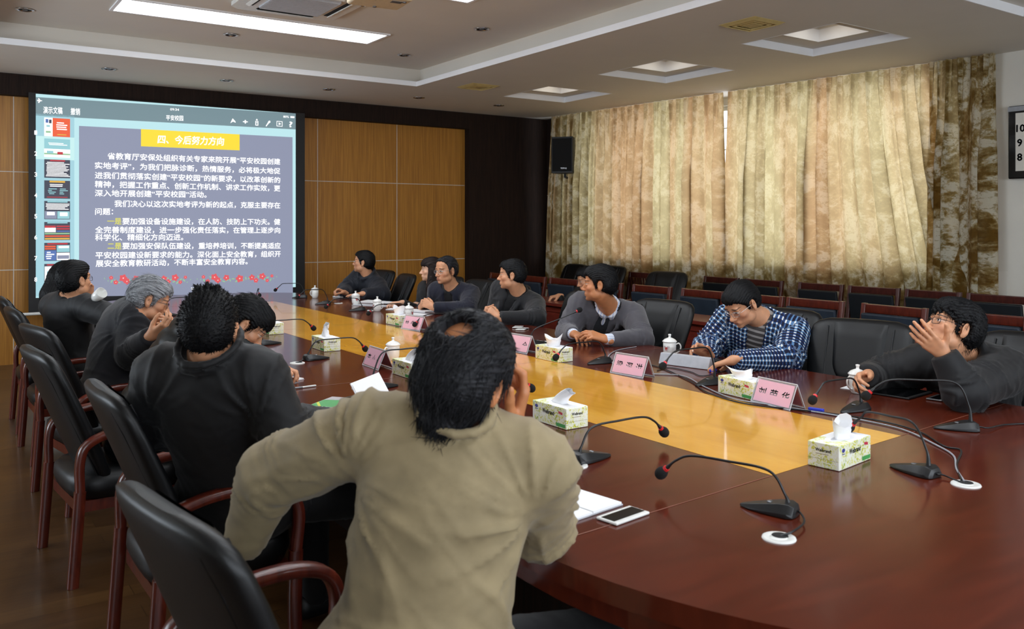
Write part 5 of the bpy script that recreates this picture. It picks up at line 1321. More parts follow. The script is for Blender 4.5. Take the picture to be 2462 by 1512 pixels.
b = MB(); line(b, '演示文稿', (1.138, 2.896), (1.335, 2.902), .075, 2); line(b, '撤销', (1.421, 2.901), (1.520, 2.903), .075, 2); line(b, '平安校园', (2.480, 2.908), (2.685, 2.915), .062, 2); line(b, '09:34', (2.529, 3.029), (2.635, 3.031), .035, 2); line(b, '80%', (3.970, 3.041), (4.046, 3.043), .035, 2)
line(b, '+', (3.429, 2.920), (3.495, 2.921), .075, 2, .03); line(b, '?', (4.050, 2.921), (4.097, 2.922), .09, 2, .02)
c = (1.097, 3.033); 
def dpoly(pts, c, k=1.0): b.poly([(c[0] + x * k - 2.63, -.0031, c[1] + z * k - .6) for x, z in pts])
dpoly([(-.02, .008), (-.005, .006), (-.012, .026), (0, .026), (.012, .006), (.03, .003), (.03, -.003), (.012, -.006), (0, -.026), (-.012, -.026), (-.005, -.006), (-.02, -.008)], c)
c = (3.303, 2.949); dpoly([(-.035, -.03), (-.005, .035), (.03, .0), (.035, -.02), (.0, -.005)], c)
c = (3.613, 2.952); dpoly([(-.02, -.04), (.02, -.04), (.02, .02), (.01, .02), (.01, -.03), (-.01, -.03), (-.01, .02), (-.02, .02)], c); dpoly([(-.015, .03), (.015, .03), (0, .05)], c); dpoly([(-.003, -.01), (.003, -.01), (.003, .03), (-.003, .03)], c)
c = (3.760, 2.953); dpoly([(-.03, -.04), (-.02, -.045), (.015, .0), (.035, .012), (.03, .035), (.01, .03), (.0, .01)], c)
c = (3.918, 2.955)
for q in ([(-.04, -.035), (.04, -.035), (.04, -.028), (-.04, -.028)], [(-.04, .028), (.04, .028), (.04, .035), (-.04, .035)], [(-.04, -.028), (-.033, -.028), (-.033, .028), (-.04, .028)], [(.033, -.028), (.04, -.028), (.04, .028), (.033, .028)], [(-.012, -.018), (.022, 0), (-.012, .018)]): dpoly(q, c)
c = (4.097, 3.057); dpoly([(-.03, -.012), (.025, -.012), (.025, .012), (-.03, .012)], c)
b.build('toolbar_text', 'scr_white', tbx)
b = MB(); sq(b, (1.063, 0.786), (1.459, 2.882), 1); sb = b.build('sidebar', 'scr_side', pi)
b = MB(); sq(b, (1.063, 2.362), (1.459, 2.628), 2); b.build('selected_row', 'scr_hi', sb)
THUMB = [(188, 'red'), (340, 'two'), (492, 'text'), (645, 'text2'), (795, 'photos'), (948, 'bars'), (1100, 'blue'), (1253, 'snow')]
TM = ['scr_dark', 'scr_white', 'scr_orange', 'scr_teal', 'scr_cherry', 'scr_gold', 'scr_blue', 'scr_green', 'scr_grey']
T0, T1 = (1.148, 2.844)[0], (1.415, 2.863)[0]
THZ = [((1.148, 2.844)[1], (1.148, 2.630)[1]), ((1.148, 2.603)[1], (1.148, 2.390)[1]), ((1.148, 2.363)[1], (1.148, 2.150)[1]), ((1.148, 2.120)[1], (1.148, 1.911)[1]), ((1.148, 1.883)[1], (1.148, 1.672)[1]), ((1.148, 1.640)[1], (1.148, 1.431)[1]), ((1.148, 1.400)[1], (1.148, 1.191)[1]), ((1.148, 1.157)[1], (1.148, 0.948)[1])]
for i, (_, kind) in enumerate(THUMB):
    z1, z0 = THZ[i]; W_, H_ = T1 - T0, z1 - z0; b = MB()
    def rc(u0, v0, u1, v1, mi, lay):
        b.mi = mi; sq(b, (T0 + u0 * W_, z1 - v1 * H_), (T0 + u1 * W_, z1 - v0 * H_), lay)
    rr = random.Random(i)
    def rows(u0, u1, v0, v1, n, mi=1):
        for k in range(n):
            v = v0 + (v1 - v0) * k / n; rc(u0 + rr.uniform(0, .05), v, u1 - rr.uniform(0, .25), v + (v1 - v0) / n * .5, mi, 5)
    if kind == 'red':
        rc(0, 0, 1, 1, 2, 3); rc(0, 0, .32, 1, 1, 4); rows(.44, .95, .22, .68, 4); rc(.5, .86, .85, .91, 5, 5); rc(.05, .08, .16, .28, 6, 5); rc(.18, .1, .28, .3, 0, 5); rc(.08, .4, .22, .5, 3, 5); rc(.06, .72, .25, .82, 7, 5)
    elif kind == 'two':
        rc(0, 0, 1, .55, 3, 3); rc(0, .55, 1, 1, 1, 3); rows(.15, .95, .22, .38, 2); rc(0, .78, 1, .86, 7, 4); rc(.5, .7, .72, .84, 4, 5); rc(.1, .66, .35, .8, 3, 5)
    elif kind == 'text': rc(0, 0, 1, 1, 0, 3); rc(.22, .02, .8, .09, 4, 4); rows(.06, 1, .14, .95, 11)
    elif kind == 'text2': rc(0, 0, 1, 1, 0, 3); rc(.2, .01, .8, .11, 5, 4); rows(.2, .85, .2, .38, 2); rows(.14, .5, .44, .8, 4, 3); rows(.56, .95, .44, .8, 4, 3); rc(.1, .9, .9, .94, 4, 4)
    elif kind == 'photos': rc(0, 0, 1, 1, 0, 3); rc(.12, .01, .9, .08, 3, 4); rows(.05, 1, .14, .5, 5); rc(.02, .56, .48, .97, 8, 4); rc(.5, .56, .98, .97, 3, 4); rc(.1, .6, .4, .78, 1, 5); rc(.6, .62, .9, .82, 1, 5)
    elif kind == 'bars': rc(0, 0, 1, 1, 0, 3); rc(.12, .01, .9, .08, 3, 4); rc(.02, .2, .44, .56, 1, 4); rc(.02, .2, .44, .32, 4, 5); rc(.47, .2, .98, .28, 4, 4); rc(.47, .34, .98, .42, 4, 4); rc(.47, .48, .98, .55, 6, 4); rc(.02, .6, .98, .68, 7, 4); rc(.02, .74, .98, .82, 2, 4); rc(.02, .88, .98, .97, 5, 4)
    elif kind == 'blue': rc(0, 0, 1, 1, 0, 3); rc(.12, .02, .9, .1, 4, 4); rc(.02, .16, .44, .25, 2, 4); rc(.02, .29, .44, .37, 2, 4); rc(.02, .42, .46, .97, 6, 4); rows(.06, .45, .5, .95, 4); rc(.48, .14, .98, .52, 3, 4); rc(.55, .18, .95, .3, 1, 5); rc(.48, .56, .98, .97, 1, 4); rc(.5, .7, .96, .9, 8, 5)
    else: rc(0, 0, 1, 1, 0, 3); rc(.1, .02, .9, .09, 4, 4); rc(.02, .14, .5, .95, 1, 4); rc(.52, .14, .98, .95, 1, 4); rc(.1, .4, .4, .8, 3, 5); rc(.6, .4, .9, .8, 3, 5)
    b.mi = 1; line(b, str(i + 1), (T0 - .10, z0 + .01), (T0 - .072, z0 + .01), .06, 4)
    b.build('thumbnail', TM, sb)
b = MB(); p0, p1, p2, p3 = (1.509, 0.765), (4.101, 0.689), (4.097, 2.787), (1.509, 2.770)
b.quad(*[(p[0] - 2.63, -.0017, p[1] - .6) for p in (p0, p1, p2, p3)]); sl = b.build('slide', 'scr_grey', pi)
b = MB(); b.quad(*[(p[0] - 2.63, -.0029, p[1] - .6) for p in ((2.190, 2.566), (3.388, 2.575), (3.388, 2.782), (2.190, 2.776))]); bn = b.build('title_banner', 'scr_yellow', sl)
b = MB(); line(b, '四、今后努力方向', (2.379, 2.620), (3.191, 2.636), .098, 3, .02, .12); b.build('title_text', 'scr_white', bn)
LN = [('省教育厅安保处组织有关专家来院开展“平安校园创建', (1.816, 2.398), (3.927, 2.418)), ('实地考评”，为我们把脉诊断，热情服务，必将极大地促', (1.678, 2.281), (3.927, 2.293)), ('进我们贯彻落实创建“平安校园”的新要求，以改革创新的', (1.678, 2.164), (3.927, 2.172)),
      ('精神，把握工作重点、创新工作机制、讲求工作实效，更', (1.678, 2.058), (3.927, 2.062)), ('深入地开展创建“平安校园”活动。', (1.678, 1.952), (2.970, 1.959)), ('我们决心以这次实地考评为新的起点，克服主要存在', (1.892, 1.830), (3.927, 1.836)), ('问题：', (1.681, 1.733), (1.877, 1.735)),
      ('要加强设备设施建设，在人防、技防上下功夫。健', (1.980, 1.619), (3.927, 1.616)), ('全完善制度建设，进一步强化责任落实，在管理上逐步向', (1.681, 1.516), (3.927, 1.504)), ('科学化、精细化方向迈进。', (1.681, 1.426), (2.685, 1.422)),
      ('要加强安保队伍建设，重培养培训，不断提高适应', (1.980, 1.321), (3.933, 1.298)), ('平安校园建设新要求的能力。深化面上安全教育，组织开', (1.684, 1.214), (3.933, 1.188)), ('展安全教育教研活动，不断丰富安全教育内容。', (1.687, 1.116), (3.492, 1.100)), ('20', (2.778, 0.786), (2.821, 0.784))]
b = MB()
for t_, p, q in LN: line(b, t_, p, q, .074 if t_ != '20' else .04, 3, .014)
b.build('slide_text', 'scr_white', sl)
b = MB(); line(b, '一是', (1.812, 1.619), (1.971, 1.619), .074, 3, .014); line(b, '二是', (1.816, 1.323), (1.971, 1.321), .074, 3, .014); b.build('slide_text', 'scr_ytext', sl)
for gx0, gx1 in ((565, 1215), (1240, 1840)):
    c0 = {565: (1.763, 0.942), 1240: (2.835, 0.915)}[gx0]; c1 = {1215: (2.793, 0.910), 1840: (3.899, 0.892)}[gx1]; b = MB(); rr = random.Random(gx0)
    for k, (tq, dz, r) in enumerate(((.09, .035, .022), (.14, -.02, .026), (.22, .03, .042), (.26, -.01, .034), (.36, .022, .036), (.52, .008, .045), (.67, .02, .036), (.72, -.018, .030), (.80, .034, .040), (.86, -.022, .022), (.92, .038, .02))):
        x = c0[0] + (c1[0] - c0[0]) * tq; z = c0[1] + (c1[1] - c0[1]) * tq + dz
        b.mi = 0; b.poly([(x - 2.63 + r * (1 + .18 * math.sin(5 * a + k)) * math.cos(a), -.0036 - .0001 * k, z - .6 + r * (1 + .18 * math.sin(5 * a + k)) * math.sin(a)) for a in [2 * math.pi * q / 20 for q in range(20)]])
        b.mi = 2; b.poly([(x - 2.63 + r * .3 * cx, -.0048, z - .6 + r * .3 * cz) for cx, cz in ((1, 0), (.15, .15), (0, 1), (-.15, .15), (-1, 0), (-.15, -.15), (0, -1), (.15, -.15))])
    for k in range(26):
        tq = (k + .5) / 26; x = c0[0] + (c1[0] - c0[0]) * tq; z = c0[1] + (c1[1] - c0[1]) * tq + rr.uniform(-.03, .03); a = rr.uniform(0, 6.28); r = .012 if tq < .08 or tq > .92 else .024
        b.mi = 1; b.poly([(x - 2.63 + r * cx * math.cos(a) - r * .4 * cz * math.sin(a), -.0030, z - .6 + r * cx * math.sin(a) + r * .4 * cz * math.cos(a)) for cx, cz in ((-1, 0), (-.4, .8), (.4, .8), (1, 0), (.4, -.8), (-.4, -.8))])
    b.build('flower_garland', ['scr_red', 'scr_green', 'scr_white'], sl)

# ------------------------------------------------------------------ gooseneck microphones
def make_mic(loc, az, reach, h, label, style=0, cord=None, flip=0.0):
    """root of the neck at loc, head reach metres along azimuth az and h above the table"""
    o = thing('gooseneck_microphone', label, 'microphone', (loc[0], loc[1], ZT + .001), math.pi / 2 - R(az), 'gooseneck microphones on the table')
    # local +X points where the head points; base wedge lies under the neck, pointed in front
    b = MB()
    rings = []
    for x, hw, hz in ((-.048, .020, .020), (-.044, .034, .030), (-.030, .042, .037), (-.005, .041, .035), (.035, .034, .026), (.075, .023, .016), (.098, .010, .010), (.104, .004, .007)):
        x *= 1.12; hw *= 1.08; rings.append([(x, -hw, .001), (x, -hw * 1.0, hz * .35), (x, -hw * .62, hz), (x, hw * .62, hz), (x, hw, hz * .35), (x, hw, .001)])
    b.loft(rings, False); ba = b.build('base', 'black_plastic', o, bevel=.003, seg=2)
    b = MB(); b.ball((.028, .0, .029), (.009, .011, .0035), 14, 6); b.build('talk_button', 'grey_metal', ba)
    k = reach; top = max(h + .03, .085)
    if style == 0: pts = bez([(-.026, 0, .034), (-.018, 0, top * .62), (.03, 0, top + .028), (k * .42, 0, top + .036), (k * .72, 0, top + .034), (k - .055, 0, top + .012), (k - .022, 0, h + .012)], 8)
    else: pts = bez([(-.026, 0, .034), (-.015, 0, .08), (.03, 0, .12), (k * .6, 0, h * .8), (k - .022, 0, h)], 8)
    b = MB(); n_ = len(pts); rad = [.0085 - .0045 * min(1, i / 8) for i in range(n_)]; rad[-5:] = [.0042, .005, .006, .0068, .0072][-5:]
    b.tube(pts, rad, 10); b.build('gooseneck', 'black_plastic', o)
    e = Vector(pts[-1]); d = (e - Vector(pts[-4])).normalized()
    b = MB(); b.tube([e - d * .002, e + d * .007], .0100, 16); b.build('light_ring', 'red_plastic', o)
    b = MB(); nrm_ = d; rings = []; a_ = d.orthogonal().normalized(); c_ = d.cross(a_)
    for s_, r_ in ((.006, .009), (.010, .0145), (.018, .0185), (.028, .0195), (.037, .0175), (.044, .0125), (.047, .005)):
        rings.append([e + d * s_ + (a_ * math.cos(2 * math.pi * q / 18) + c_ * math.sin(2 * math.pi * q / 18)) * r_ for q in range(18)])
    b.loft(rings); b.build('foam_cover', 'black_foam', o)
    if cord:
        M = (Matrix.Translation(o.location) @ Euler((0, 0, o.rotation_euler[2])).to_matrix().to_4x4()).inverted()
        b = MB(); b.tube(bez([(-.045, 0, .012), (-.06, 0, .014)] + [tuple(M @ Vector((p[0], p[1], ZT + p[2]))) for p in cord], 8), .0032, 6); b.build('cable', 'black_plastic', o)
    return o
for a in (((2.061, 1.630), -20, .38, .060, 'nearest microphone, its head pointing left over the reflection beside the phone', 0, [(2.03, 1.52, .012), (1.94, 1.49, .012), (1.905, 1.503, .004)]),
    ((1.950, 2.384), 90, .39, .056, 'microphone right of the man in tan, base over a white cable grommet', 0, [(1.885, 2.37, .012), (1.885, 2.36, .004)]),
    ((2.00, 3.20), 90, .30, .10, 'microphone whose head peeks out right of the hand of the man in tan', 0, None),
    ((1.933, 4.049), 90, .335, .124, 'microphone behind the open white notebook', 0, [(1.87, 4.08, .012), (1.865, 4.1, .004)]),
    ((2.002, 5.136), 90, .367, .048, 'microphone in front of the second tissue box from the left row far end', 0, [(1.93, 5.1, .012), (1.888, 5.07, .004)]),
    ((1.988, 5.98), 90, .359, .098, 'microphone in front of the farthest tissue box of the left row', 0, [(1.92, 6.0, .012), (1.88, 6.02, .004)]),
    ((1.995, 6.95), 90, .33, .06, 'microphone whose neck ends behind the farthest left tissue box', 0, None),
    ((1.861, 8.361), 80, .33, .10, 'microphone beside the face of the grey haired man', 0, [(1.80, 8.40, .03), (1.84, 8.45, .004)]),
    ((1.90, 9.30), 160, .30, .14, 'microphone with bent neck beyond the grey haired man', 0, None),
    ((3.529, 1.866), -45, .384, .132, 'microphone at the right edge nearest the tablet', 0, [(3.60, 1.80, .012), (3.75, 1.80, .006), (3.9, 1.72, .004), (3.95, 1.55, .004)]),
    ((3.505, 2.338), -88, .314, .085, 'microphone in front of the white cup near the man covering his mouth', 0, [(3.56, 2.33, .012), (3.62, 2.36, .004)]),
    ((3.445, 3.162), -90, .358, .132, 'microphone in front of the grey wedge device', 0, None),
    ((3.421, 4.02), -90, .36, .071, 'microphone left of the second nearest right name card', 0, [(3.50, 4.0, .012), (3.655, 4.02, .004)]),
    ((3.55, 4.91), 108, .34, .225, 'microphone with straight slanting neck in front of the man in the grey blazer', 1, [(3.6, 4.95, .012), (3.68, 5.0, .004)]),
    ((3.667, 6.091), -90, .44, .058, 'microphone whose head overlaps the far pink name card', 0, None),
    ((3.60, 6.98), -90, .36, .07, 'microphone behind the farthest right tissue box', 0, None),
    ((3.552, 7.845), -90, .355, .062, 'microphone left of the third farthest white cup', 0, [(3.62, 7.83, .012), (3.66, 7.8, .004)]),
    ((3.544, 8.707), -90, .308, .094, 'second farthest microphone of the right row', 0, [(3.62, 8.71, .012), (3.70, 8.72, .004)]),
    ((3.624, 9.592), -75, .305, .105, 'farthest microphone of the right row in front of the screen edge', 0, None),
    ((3.123, 9.68), 181, .10, .06, 'microphone facing the camera at the far end of the yellow strip', 0, None),
    ((2.779, 1.613), 2, .285, .108, 'microphone right of the nearest tissue box, head hidden behind it', 0, [(2.80, 1.55, .010), (2.79, 1.50, .006), (2.788, 1.47, .004)])):
    make_mic(a[0], a[1], a[2], a[3], a[4], a[5], a[6])

# ------------------------------------------------------------------ tissue boxes
def box_mat():
    m, t, b = base_mat('tissue_print')
    tc = nd(t, 'ShaderNodeTexCoord')
    n = nd(t, 'ShaderNodeTexNoise', i_Scale=22.0, i_Detail=5.0, i_Roughness=0.65, i_Distortion=1.2); t.links.new(tc.outputs['Object'], n.inputs['Vector'])
    n2 = nd(t, 'ShaderNodeTexNoise', i_Scale=55.0, i_Detail=3.0, i_Distortion=2.0); t.links.new(tc.outputs['Object'], n2.inputs['Vector'])
    r = ramp(t, [(.44, srgb((236, 238, 226))), (.50, srgb((222, 226, 130))), (.56, srgb((206, 204, 56))), (.66, srgb((150, 178, 70)))], n.outputs['Fac'])
    r2 = ramp(t, [(.38, srgb((240, 240, 234))), (.5, (1, 1, 1, 1))], n2.outputs['Fac'])
    mx = nd(t, 'ShaderNodeMixRGB', i_Fac=.5); lt = ramp(t, [(.44, (0, 0, 0, 1)), (.52, (.85, .85, .85, 1))], n2.outputs['Fac'])
    t.links.new(lt.outputs[0], mx.inputs[0]); t.links.new(r.outputs[0], mx.inputs[1]); mx.inputs[2].default_value = srgb((238, 240, 228))
    t.links.new(mx.outputs[0], b.inputs['Base Color']); setp(b, Roughness=.5)
box_mat(); mat('logo_blue', (60, 66, 150), .5); mat('logo_red', (196, 52, 76), .5); mat('leaf_green', (70, 160, 84), .5)
def tissue_shape(kind, seed):
    """crumpled sheet pulled out of the slot"""
    rs = random.Random(seed); b = MB(); P = []
    nu, nv = 15, 9
    for i in range(nv):
        v = i / (nv - 1); row = []
        for j in range(nu):
            a = 2 * math.pi * j / (nu - 1)
            if kind == 'tall': w = .045 * (1 - .55 * v); x = w * math.cos(a) + .02 * v - .035 * v * v; y = .018 * math.sin(a) * (1 - .4 * v) + .008 * math.sin(a * 3 + v * 4); z = v * .085 * (1 + .16 * math.cos(a + .6))
            elif kind == 'fan': w = .040 + .022 * v; x = w * math.cos(a); y = .024 * math.sin(a) * (1 + .3 * v) + .010 * math.sin(a * 2 + 1); z = v * (.060 + .018 * math.cos(2 * a + 1))
            elif kind == 'flat': w = .045 + .03 * v; x = w * math.cos(a) - .03 * v; y = .028 * math.sin(a) + .015 * v * math.sin(2 * a); z = v * (.028 + .022 * math.cos(a) ** 2)
            else: w = .040 * (1 - .5 * v); x = w * math.cos(a) - .075 * v ** 1.6; y = .022 * math.sin(a) * (1 - .3 * v) + .006 * math.sin(3 * a); z = v * .070 - .01 * v * v + .01 * math.cos(a) * v
            row.append((x + rs.uniform(-.002, .002), y + rs.uniform(-.002, .002), z))
        P.append(row)
    b.grid(P); return b
def make_box(loc, rz, label, kind='tall', seed=0, text=True, tz=0.0):
    o = thing('tissue_box', label, 'tissue box', (loc[0], loc[1], ZT + .001), rz, 'yellow green tissue boxes on the table')
    L_, W_, H_ = .118, .058, .086
    b = MB(); b.bb((-L_, -W_, 0), (L_, W_, H_)); cb = b.build('carton', 'tissue_print', o, bevel=.003)
    b = MB(); b.poly([(.085 * math.cos(2 * math.pi * k / 28), .036 * math.sin(2 * math.pi * k / 28), H_ + .0006) for k in range(28)]); b.bb((-.03, -W_ * .98, H_ + .0002), (L_ * .96, W_ * .98, H_ + .0004)); b.build('white_panel', 'paper_white', cb)
    b = MB(); b.poly([(.06 * math.cos(2 * math.pi * k / 24), .014 * math.sin(2 * math.pi * k / 24), H_ + .0012) for k in range(24)]); b.build('slot', 'paper_grey', cb)
    for sy_ in (-1, 1):
        b = MB(); b.M = Matrix.Scale(-1, 4, (1, 0, 0)) @ Matrix.Scale(-1, 4, (0, 1, 0)) if sy_ > 0 else Matrix.Identity(4)
        y = -W_ - .0007
        b.mi = 1; b.poly([(-.088 + .012 * math.cos(a) , y, .066 + .008 * math.sin(a)) for a in [math.pi * 2 * k / 6 for k in range(6)]]); b.quad((-.098, y, .052), (-.078, y, .052), (-.078, y, .055), (-.098, y, .055))
        b.mi = 2; b.quad((.066, y, .060), (.094, y, .056), (.094, y, .066), (.066, y, .070))
        b.mi = 3; b.quad((.05, y, .006), (.112, y, .006), (.112, y, .020), (.05, y, .020))
        if text:
            v, f = text_mesh('Weibrand', .026, 'LEFT', bold=.0006); b.mi = 0; b.add([(-.045 + p[0] * .78, y - .0002, .046 + p[1]) for p in v], f)
        b.build('side_print', ['ink_black', 'logo_blue', 'logo_red', 'leaf_green'], cb)
    for sx_ in (-1, 1):
        b = MB(); b.M = Matrix.Rotation(math.pi / 2 * sx_, 4, 'Z'); y = -L_ - .0007
        v, f = text_mesh('Weibrand', .020, 'CENTER', bold=.0006); b.mi = 0; b.add([(p[0] * .7, y, .056 + p[1] * .8) for p in v], f)
        b.mi = 1; b.quad((-.054, y, .030), (.054, y, .030), (.054, y, .031), (-.054, y, .031)); b.quad((-.028, y, .047), (.02, y, .047), (.02, y, .049), (-.028, y, .049)); b.build('end_print', ['ink_black', 'cloth_tan' if 'cloth_tan' in MATS else 'paper_grey'], cb)
    b = tissue_shape(kind, seed); b.v = [(x * math.cos(tz) - y * math.sin(tz), x * math.sin(tz) + y * math.cos(tz), z + H_ + .001) for x, y, z in b.v]; b.build('tissue', 'tissue_white', o)
    return o
for a in (((2.685, 1.862), R(8), 'nearest tissue box at the end of the yellow strip', 'fan', 1, True, .3),
    ((2.232, 2.90), R(-90), 'tissue box right of the hand of the man in tan', 'lean', 2, True, math.pi),
    ((2.250, 4.29), R(-91), 'tissue box beside the head of the man in tan with the cup and card behind', 'lean', 3, True, math.pi),
    ((2.255, 5.53), R(-91), 'second farthest tissue box of the left row with a tall tissue', 'tall', 4, True, math.pi),
    ((2.246, 6.61), R(-90), 'farthest tissue box of the left row', 'lean', 5, True, 0),
    ((3.255, 4.29), R(-90), 'tissue box in front of the man in the grey blazer', 'fan', 6, True, 1.4),
    ((3.345, 2.86), R(-95), 'tissue box against the nearest right name card', 'flat', 7, True, .2),
    ((3.325, 6.56), R(-88), 'farthest tissue box of the right row beside the far name card', 'fan', 8, True, .4)):
    make_box(*a)

# ------------------------------------------------------------------ name cards in clear stands
m, t, bs = base_mat('clear_acrylic')
tr = nd(t, 'ShaderNodeBsdfTransparent'); gl = nd(t, 'ShaderNodeBsdfPrincipled'); mx = nd(t, 'ShaderNodeMixShader', i_0=0.22); gl.inputs['Base Color'].default_value = (.75, .74, .8, 1); gl.inputs['Roughness'].default_value = .05
t.links.new(tr.outputs[0], mx.inputs[1]); t.links.new(gl.outputs[0], mx.inputs[2]); t.links.new(mx.outputs[0], t.nodes['Material Output'].inputs[0])
def make_card(loc, rz, chars, label, slots):
    o = thing('name_card', label, 'name card', (loc[0], loc[1], ZT + .001), rz, 'pink name cards on the table')
    w, h, d = .122, .112, .048; n = Vector((0, -h, d)).normalized()
    for s_, nm, mm in ((-1, 'pink_sheet', 'pink_paper'), (1, 'red_sheet', 'red_back')):
        b = MB(); q = .010
        b.add([(-w + q, s_ * d * .93, q * .9), (w - q, s_ * d * .93, q * .9), (w - q, s_ * d * .10, h - q * .8), (-w + q, s_ * d * .10, h - q * .8)], [(0, 1, 2, 3)]); pg = b.build(nm, mm, o)
        if s_ < 0:
            tb_ = MB()
            for ch, xx in zip(chars, slots):
                v, f = text_mesh(ch, .050, 'CENTER', bold=.0007, shear=.10)
                for (px_, py_, _) in [(0, 0, 0)]:
                    P_ = []
                    for p in v:
                        k = (p[1] + .030) / h; yy = -d * (.93 - .83 * k) ; P_.append((xx + p[0], yy - .0008, .030 + p[1]))
                    tb_.add(P_, f)
            tb_.build('writing', 'ink_black', pg)
        b = MB(); b.add([(-w, s_ * d, 0), (w, s_ * d, 0), (w, 0, h), (-w, 0, h)], [(0, 1, 2, 3)])
        b.build('stand_panel', 'clear_acrylic', o, solid=.003)
    b = MB()
    for s_ in (-1, 1):
        b.tube([(-w, s_ * d, .001), (w, s_ * d, .001)], .0022, 6)
        for sx_ in (-1, 1): b.tube([(sx_ * w, s_ * d, .001), (sx_ * w, 0, h)], .0020, 6)
    b.tube([(-w, 0, h), (w, 0, h)], .0030, 6); b.build('stand_edge', 'paper_grey', o)
SL = (-.072, 0, .072)
for a in (((3.300, 2.62), R(-95.7), '刘荣华', 'nearest pink name card, three handwritten characters, against a tissue box', SL),
    ((3.290, 3.61), R(-84), '梁深洪', 'second nearest pink name card in front of the checked jacket', SL),
    ((3.285, 4.70), R(-84), '全', 'pink name card partly hidden by the head of the man in tan', (.072,)),
    ((3.270, 6.16), R(-80), '林伟礻', 'farthest pink name card with a microphone head in front', SL),
    ((2.225, 4.66), R(-93), '李小亻', 'pink name card on the left row behind a white cup', SL)):
    make_card(*a)

# ------------------------------------------------------------------ porcelain cups with lids
mat('motif_red', (190, 70, 70), .4); mat('motif_grey', (188, 182, 184), .4)
cp = thing('lidded_cup', '', 'cup')
b = MB(); b.lathe([(.001, .0), (.030, .0), (.031, .004), (.036, .012), (.0405, .03), (.0415, .06), (.0420, .094), (.0405, .094), (.040, .06), (.038, .03), (.030, .010), (.001, .008)], 36, caps=False); b.build('bowl', 'porcelain', cp)
b = MB(); b.tube(bez([(.040, 0, .078), (.058, 0, .084), (.070, 0, .066), (.066, 0, .042), (.050, 0, .026), (.039, 0, .022)], 6), .0045, 8); b.build('handle', 'porcelain', cp)
b = MB(); b.lathe([(.001, .093), (.046, .0935), (.0475, .096), (.046, .099), (.034, .111), (.018, .1185), (.009, .121), (.0075, .126), (.0085, .134), (.0105, .138), (.0095, .1425), (.001, .144)], 36, caps=False); b.build('lid', 'porcelain', cp)
b = MB()
for k, (a, z, r, mi) in enumerate(((-2.2, .055, .011, 0), (-2.05, .045, .006, 1), (-1.85, .062, .009, 1), (-2.45, .066, .007, 1))):
    b.mi = mi; b.poly([(.0424 * math.cos(a + r * 22 * math.cos(q)), .0424 * math.sin(a + r * 22 * math.cos(q)), z + r * math.sin(q) * (1 + .4 * math.sin(3 * q))) for q in [2 * math.pi * i / 14 for i in range(14)]])
b.build('painted_motif', ['motif_red', 'motif_grey'], cp)
uc = []
for (x, y, rz, lab) in ((3.75, 9.526, 200, 'farthest white lidded cup in front of the orange wall'), (3.791, 8.479, 30, 'second farthest white lidded cup near the writing hand'),
    (3.672, 7.701, -60, 'third farthest white lidded cup with its handle to the right'), (3.60, 6.90, 60, 'white lidded cup whose lid shows behind the far name card'),
    (2.416, 4.842, 195, 'white lidded cup on the yellow strip in front of a pink card'), (3.948, 3.977, -40, 'white lidded cup with a red motif left of the checked jacket'),
    (3.863, 2.576, 170, 'white lidded cup held by the man covering his mouth')):
    place(cp, uc, (x, y, ZT + .001), R(rz), lab, 'white lidded cups on the table')

# ------------------------------------------------------------------ papers, notebooks, phones, pens
def slab(name, label, cat, pts, h, m, z=0.0, group=None):
    """flat thing lying on the table, outline given counter-clockwise"""
    c = (sum(p[0] for p in pts) / len(pts), sum(p[1] for p in pts) / len(pts))
    o = tag(MB().prism([(p[0] - c[0], p[1] - c[1]) for p in pts], 0, h).build(name, m), label, cat, group); o.location = (c[0], c[1], ZT + .001 + z)
    return o
def rect(c, w, d, rz):
    a = R(rz); return [(c[0] + x * math.cos(a) - y * math.sin(a), c[1] + x * math.sin(a) + y * math.cos(a)) for x, y in ((-w / 2, -d / 2), (w / 2, -d / 2), (w / 2, d / 2), (-w / 2, d / 2))]
def notebook(label, c, w, d, rz, cover='satin_black', ht=.012):
    o = thing('notebook', label, 'notebook', (c[0], c[1], ZT + .001), R(rz))
    MB().bb((-w / 2, -d / 2, 0), (w / 2, d / 2, .002)).build('cover', cover, o); MB().bb((-w / 2 + .003, -d / 2 + .003, .002), (w / 2 - .003, d / 2 - .003, ht)).build('pages', 'paper_white', o)
    return o
def phone(label, c, w, d, rz, body, z=0.0, name='phone', frame_=.006):
    o = thing(name, label, name, (c[0], c[1], ZT + .001 + z), R(rz))
    MB().bb((-w / 2, -d / 2, 0), (w / 2, d / 2, .0085)).build('body', body, o, bevel=.004, seg=3)
    MB().bb((-w / 2 + frame_, -d / 2 + frame_ * 2.4, .0084), (w / 2 - frame_, d / 2 - frame_ * 2.4, .0090)).build('screen', 'glossy_black', o)
    return o
def pen(label, p, q, m1='grey_metal', m2='white_plastic', up=.006, z0=0.0, rad=.0048):
    c = [(a + b_) / 2 for a, b_ in zip(p, q)]; o = thing('pen', label, 'pen', (c[0], c[1], ZT + z0))
    P = Vector((p[0] - c[0], p[1] - c[1], p[2] if len(p) > 2 else up)); Q_ = Vector((q[0] - c[0], q[1] - c[1], q[2] if len(q) > 2 else up))
    b = MB(); b.tube([P.lerp(Q_, .14), P.lerp(Q_, .55)], rad, 10); b.build('grip', m1, o)
    b = MB(); b.tube([P.lerp(Q_, .55), P.lerp(Q_, .97), Q_], [rad, rad, rad * .6], 10); b.build('barrel', m2, o)
    b = MB(); b.tube([P, P.lerp(Q_, .14)], [.0008, rad * .9], 10); b.build('tip', 'chrome', o)
    return o
nb = thing('notebook', 'open white notebook beside the elbow of the man in tan', 'notebook', (1.585, 2.045, ZT + .001), R(8))
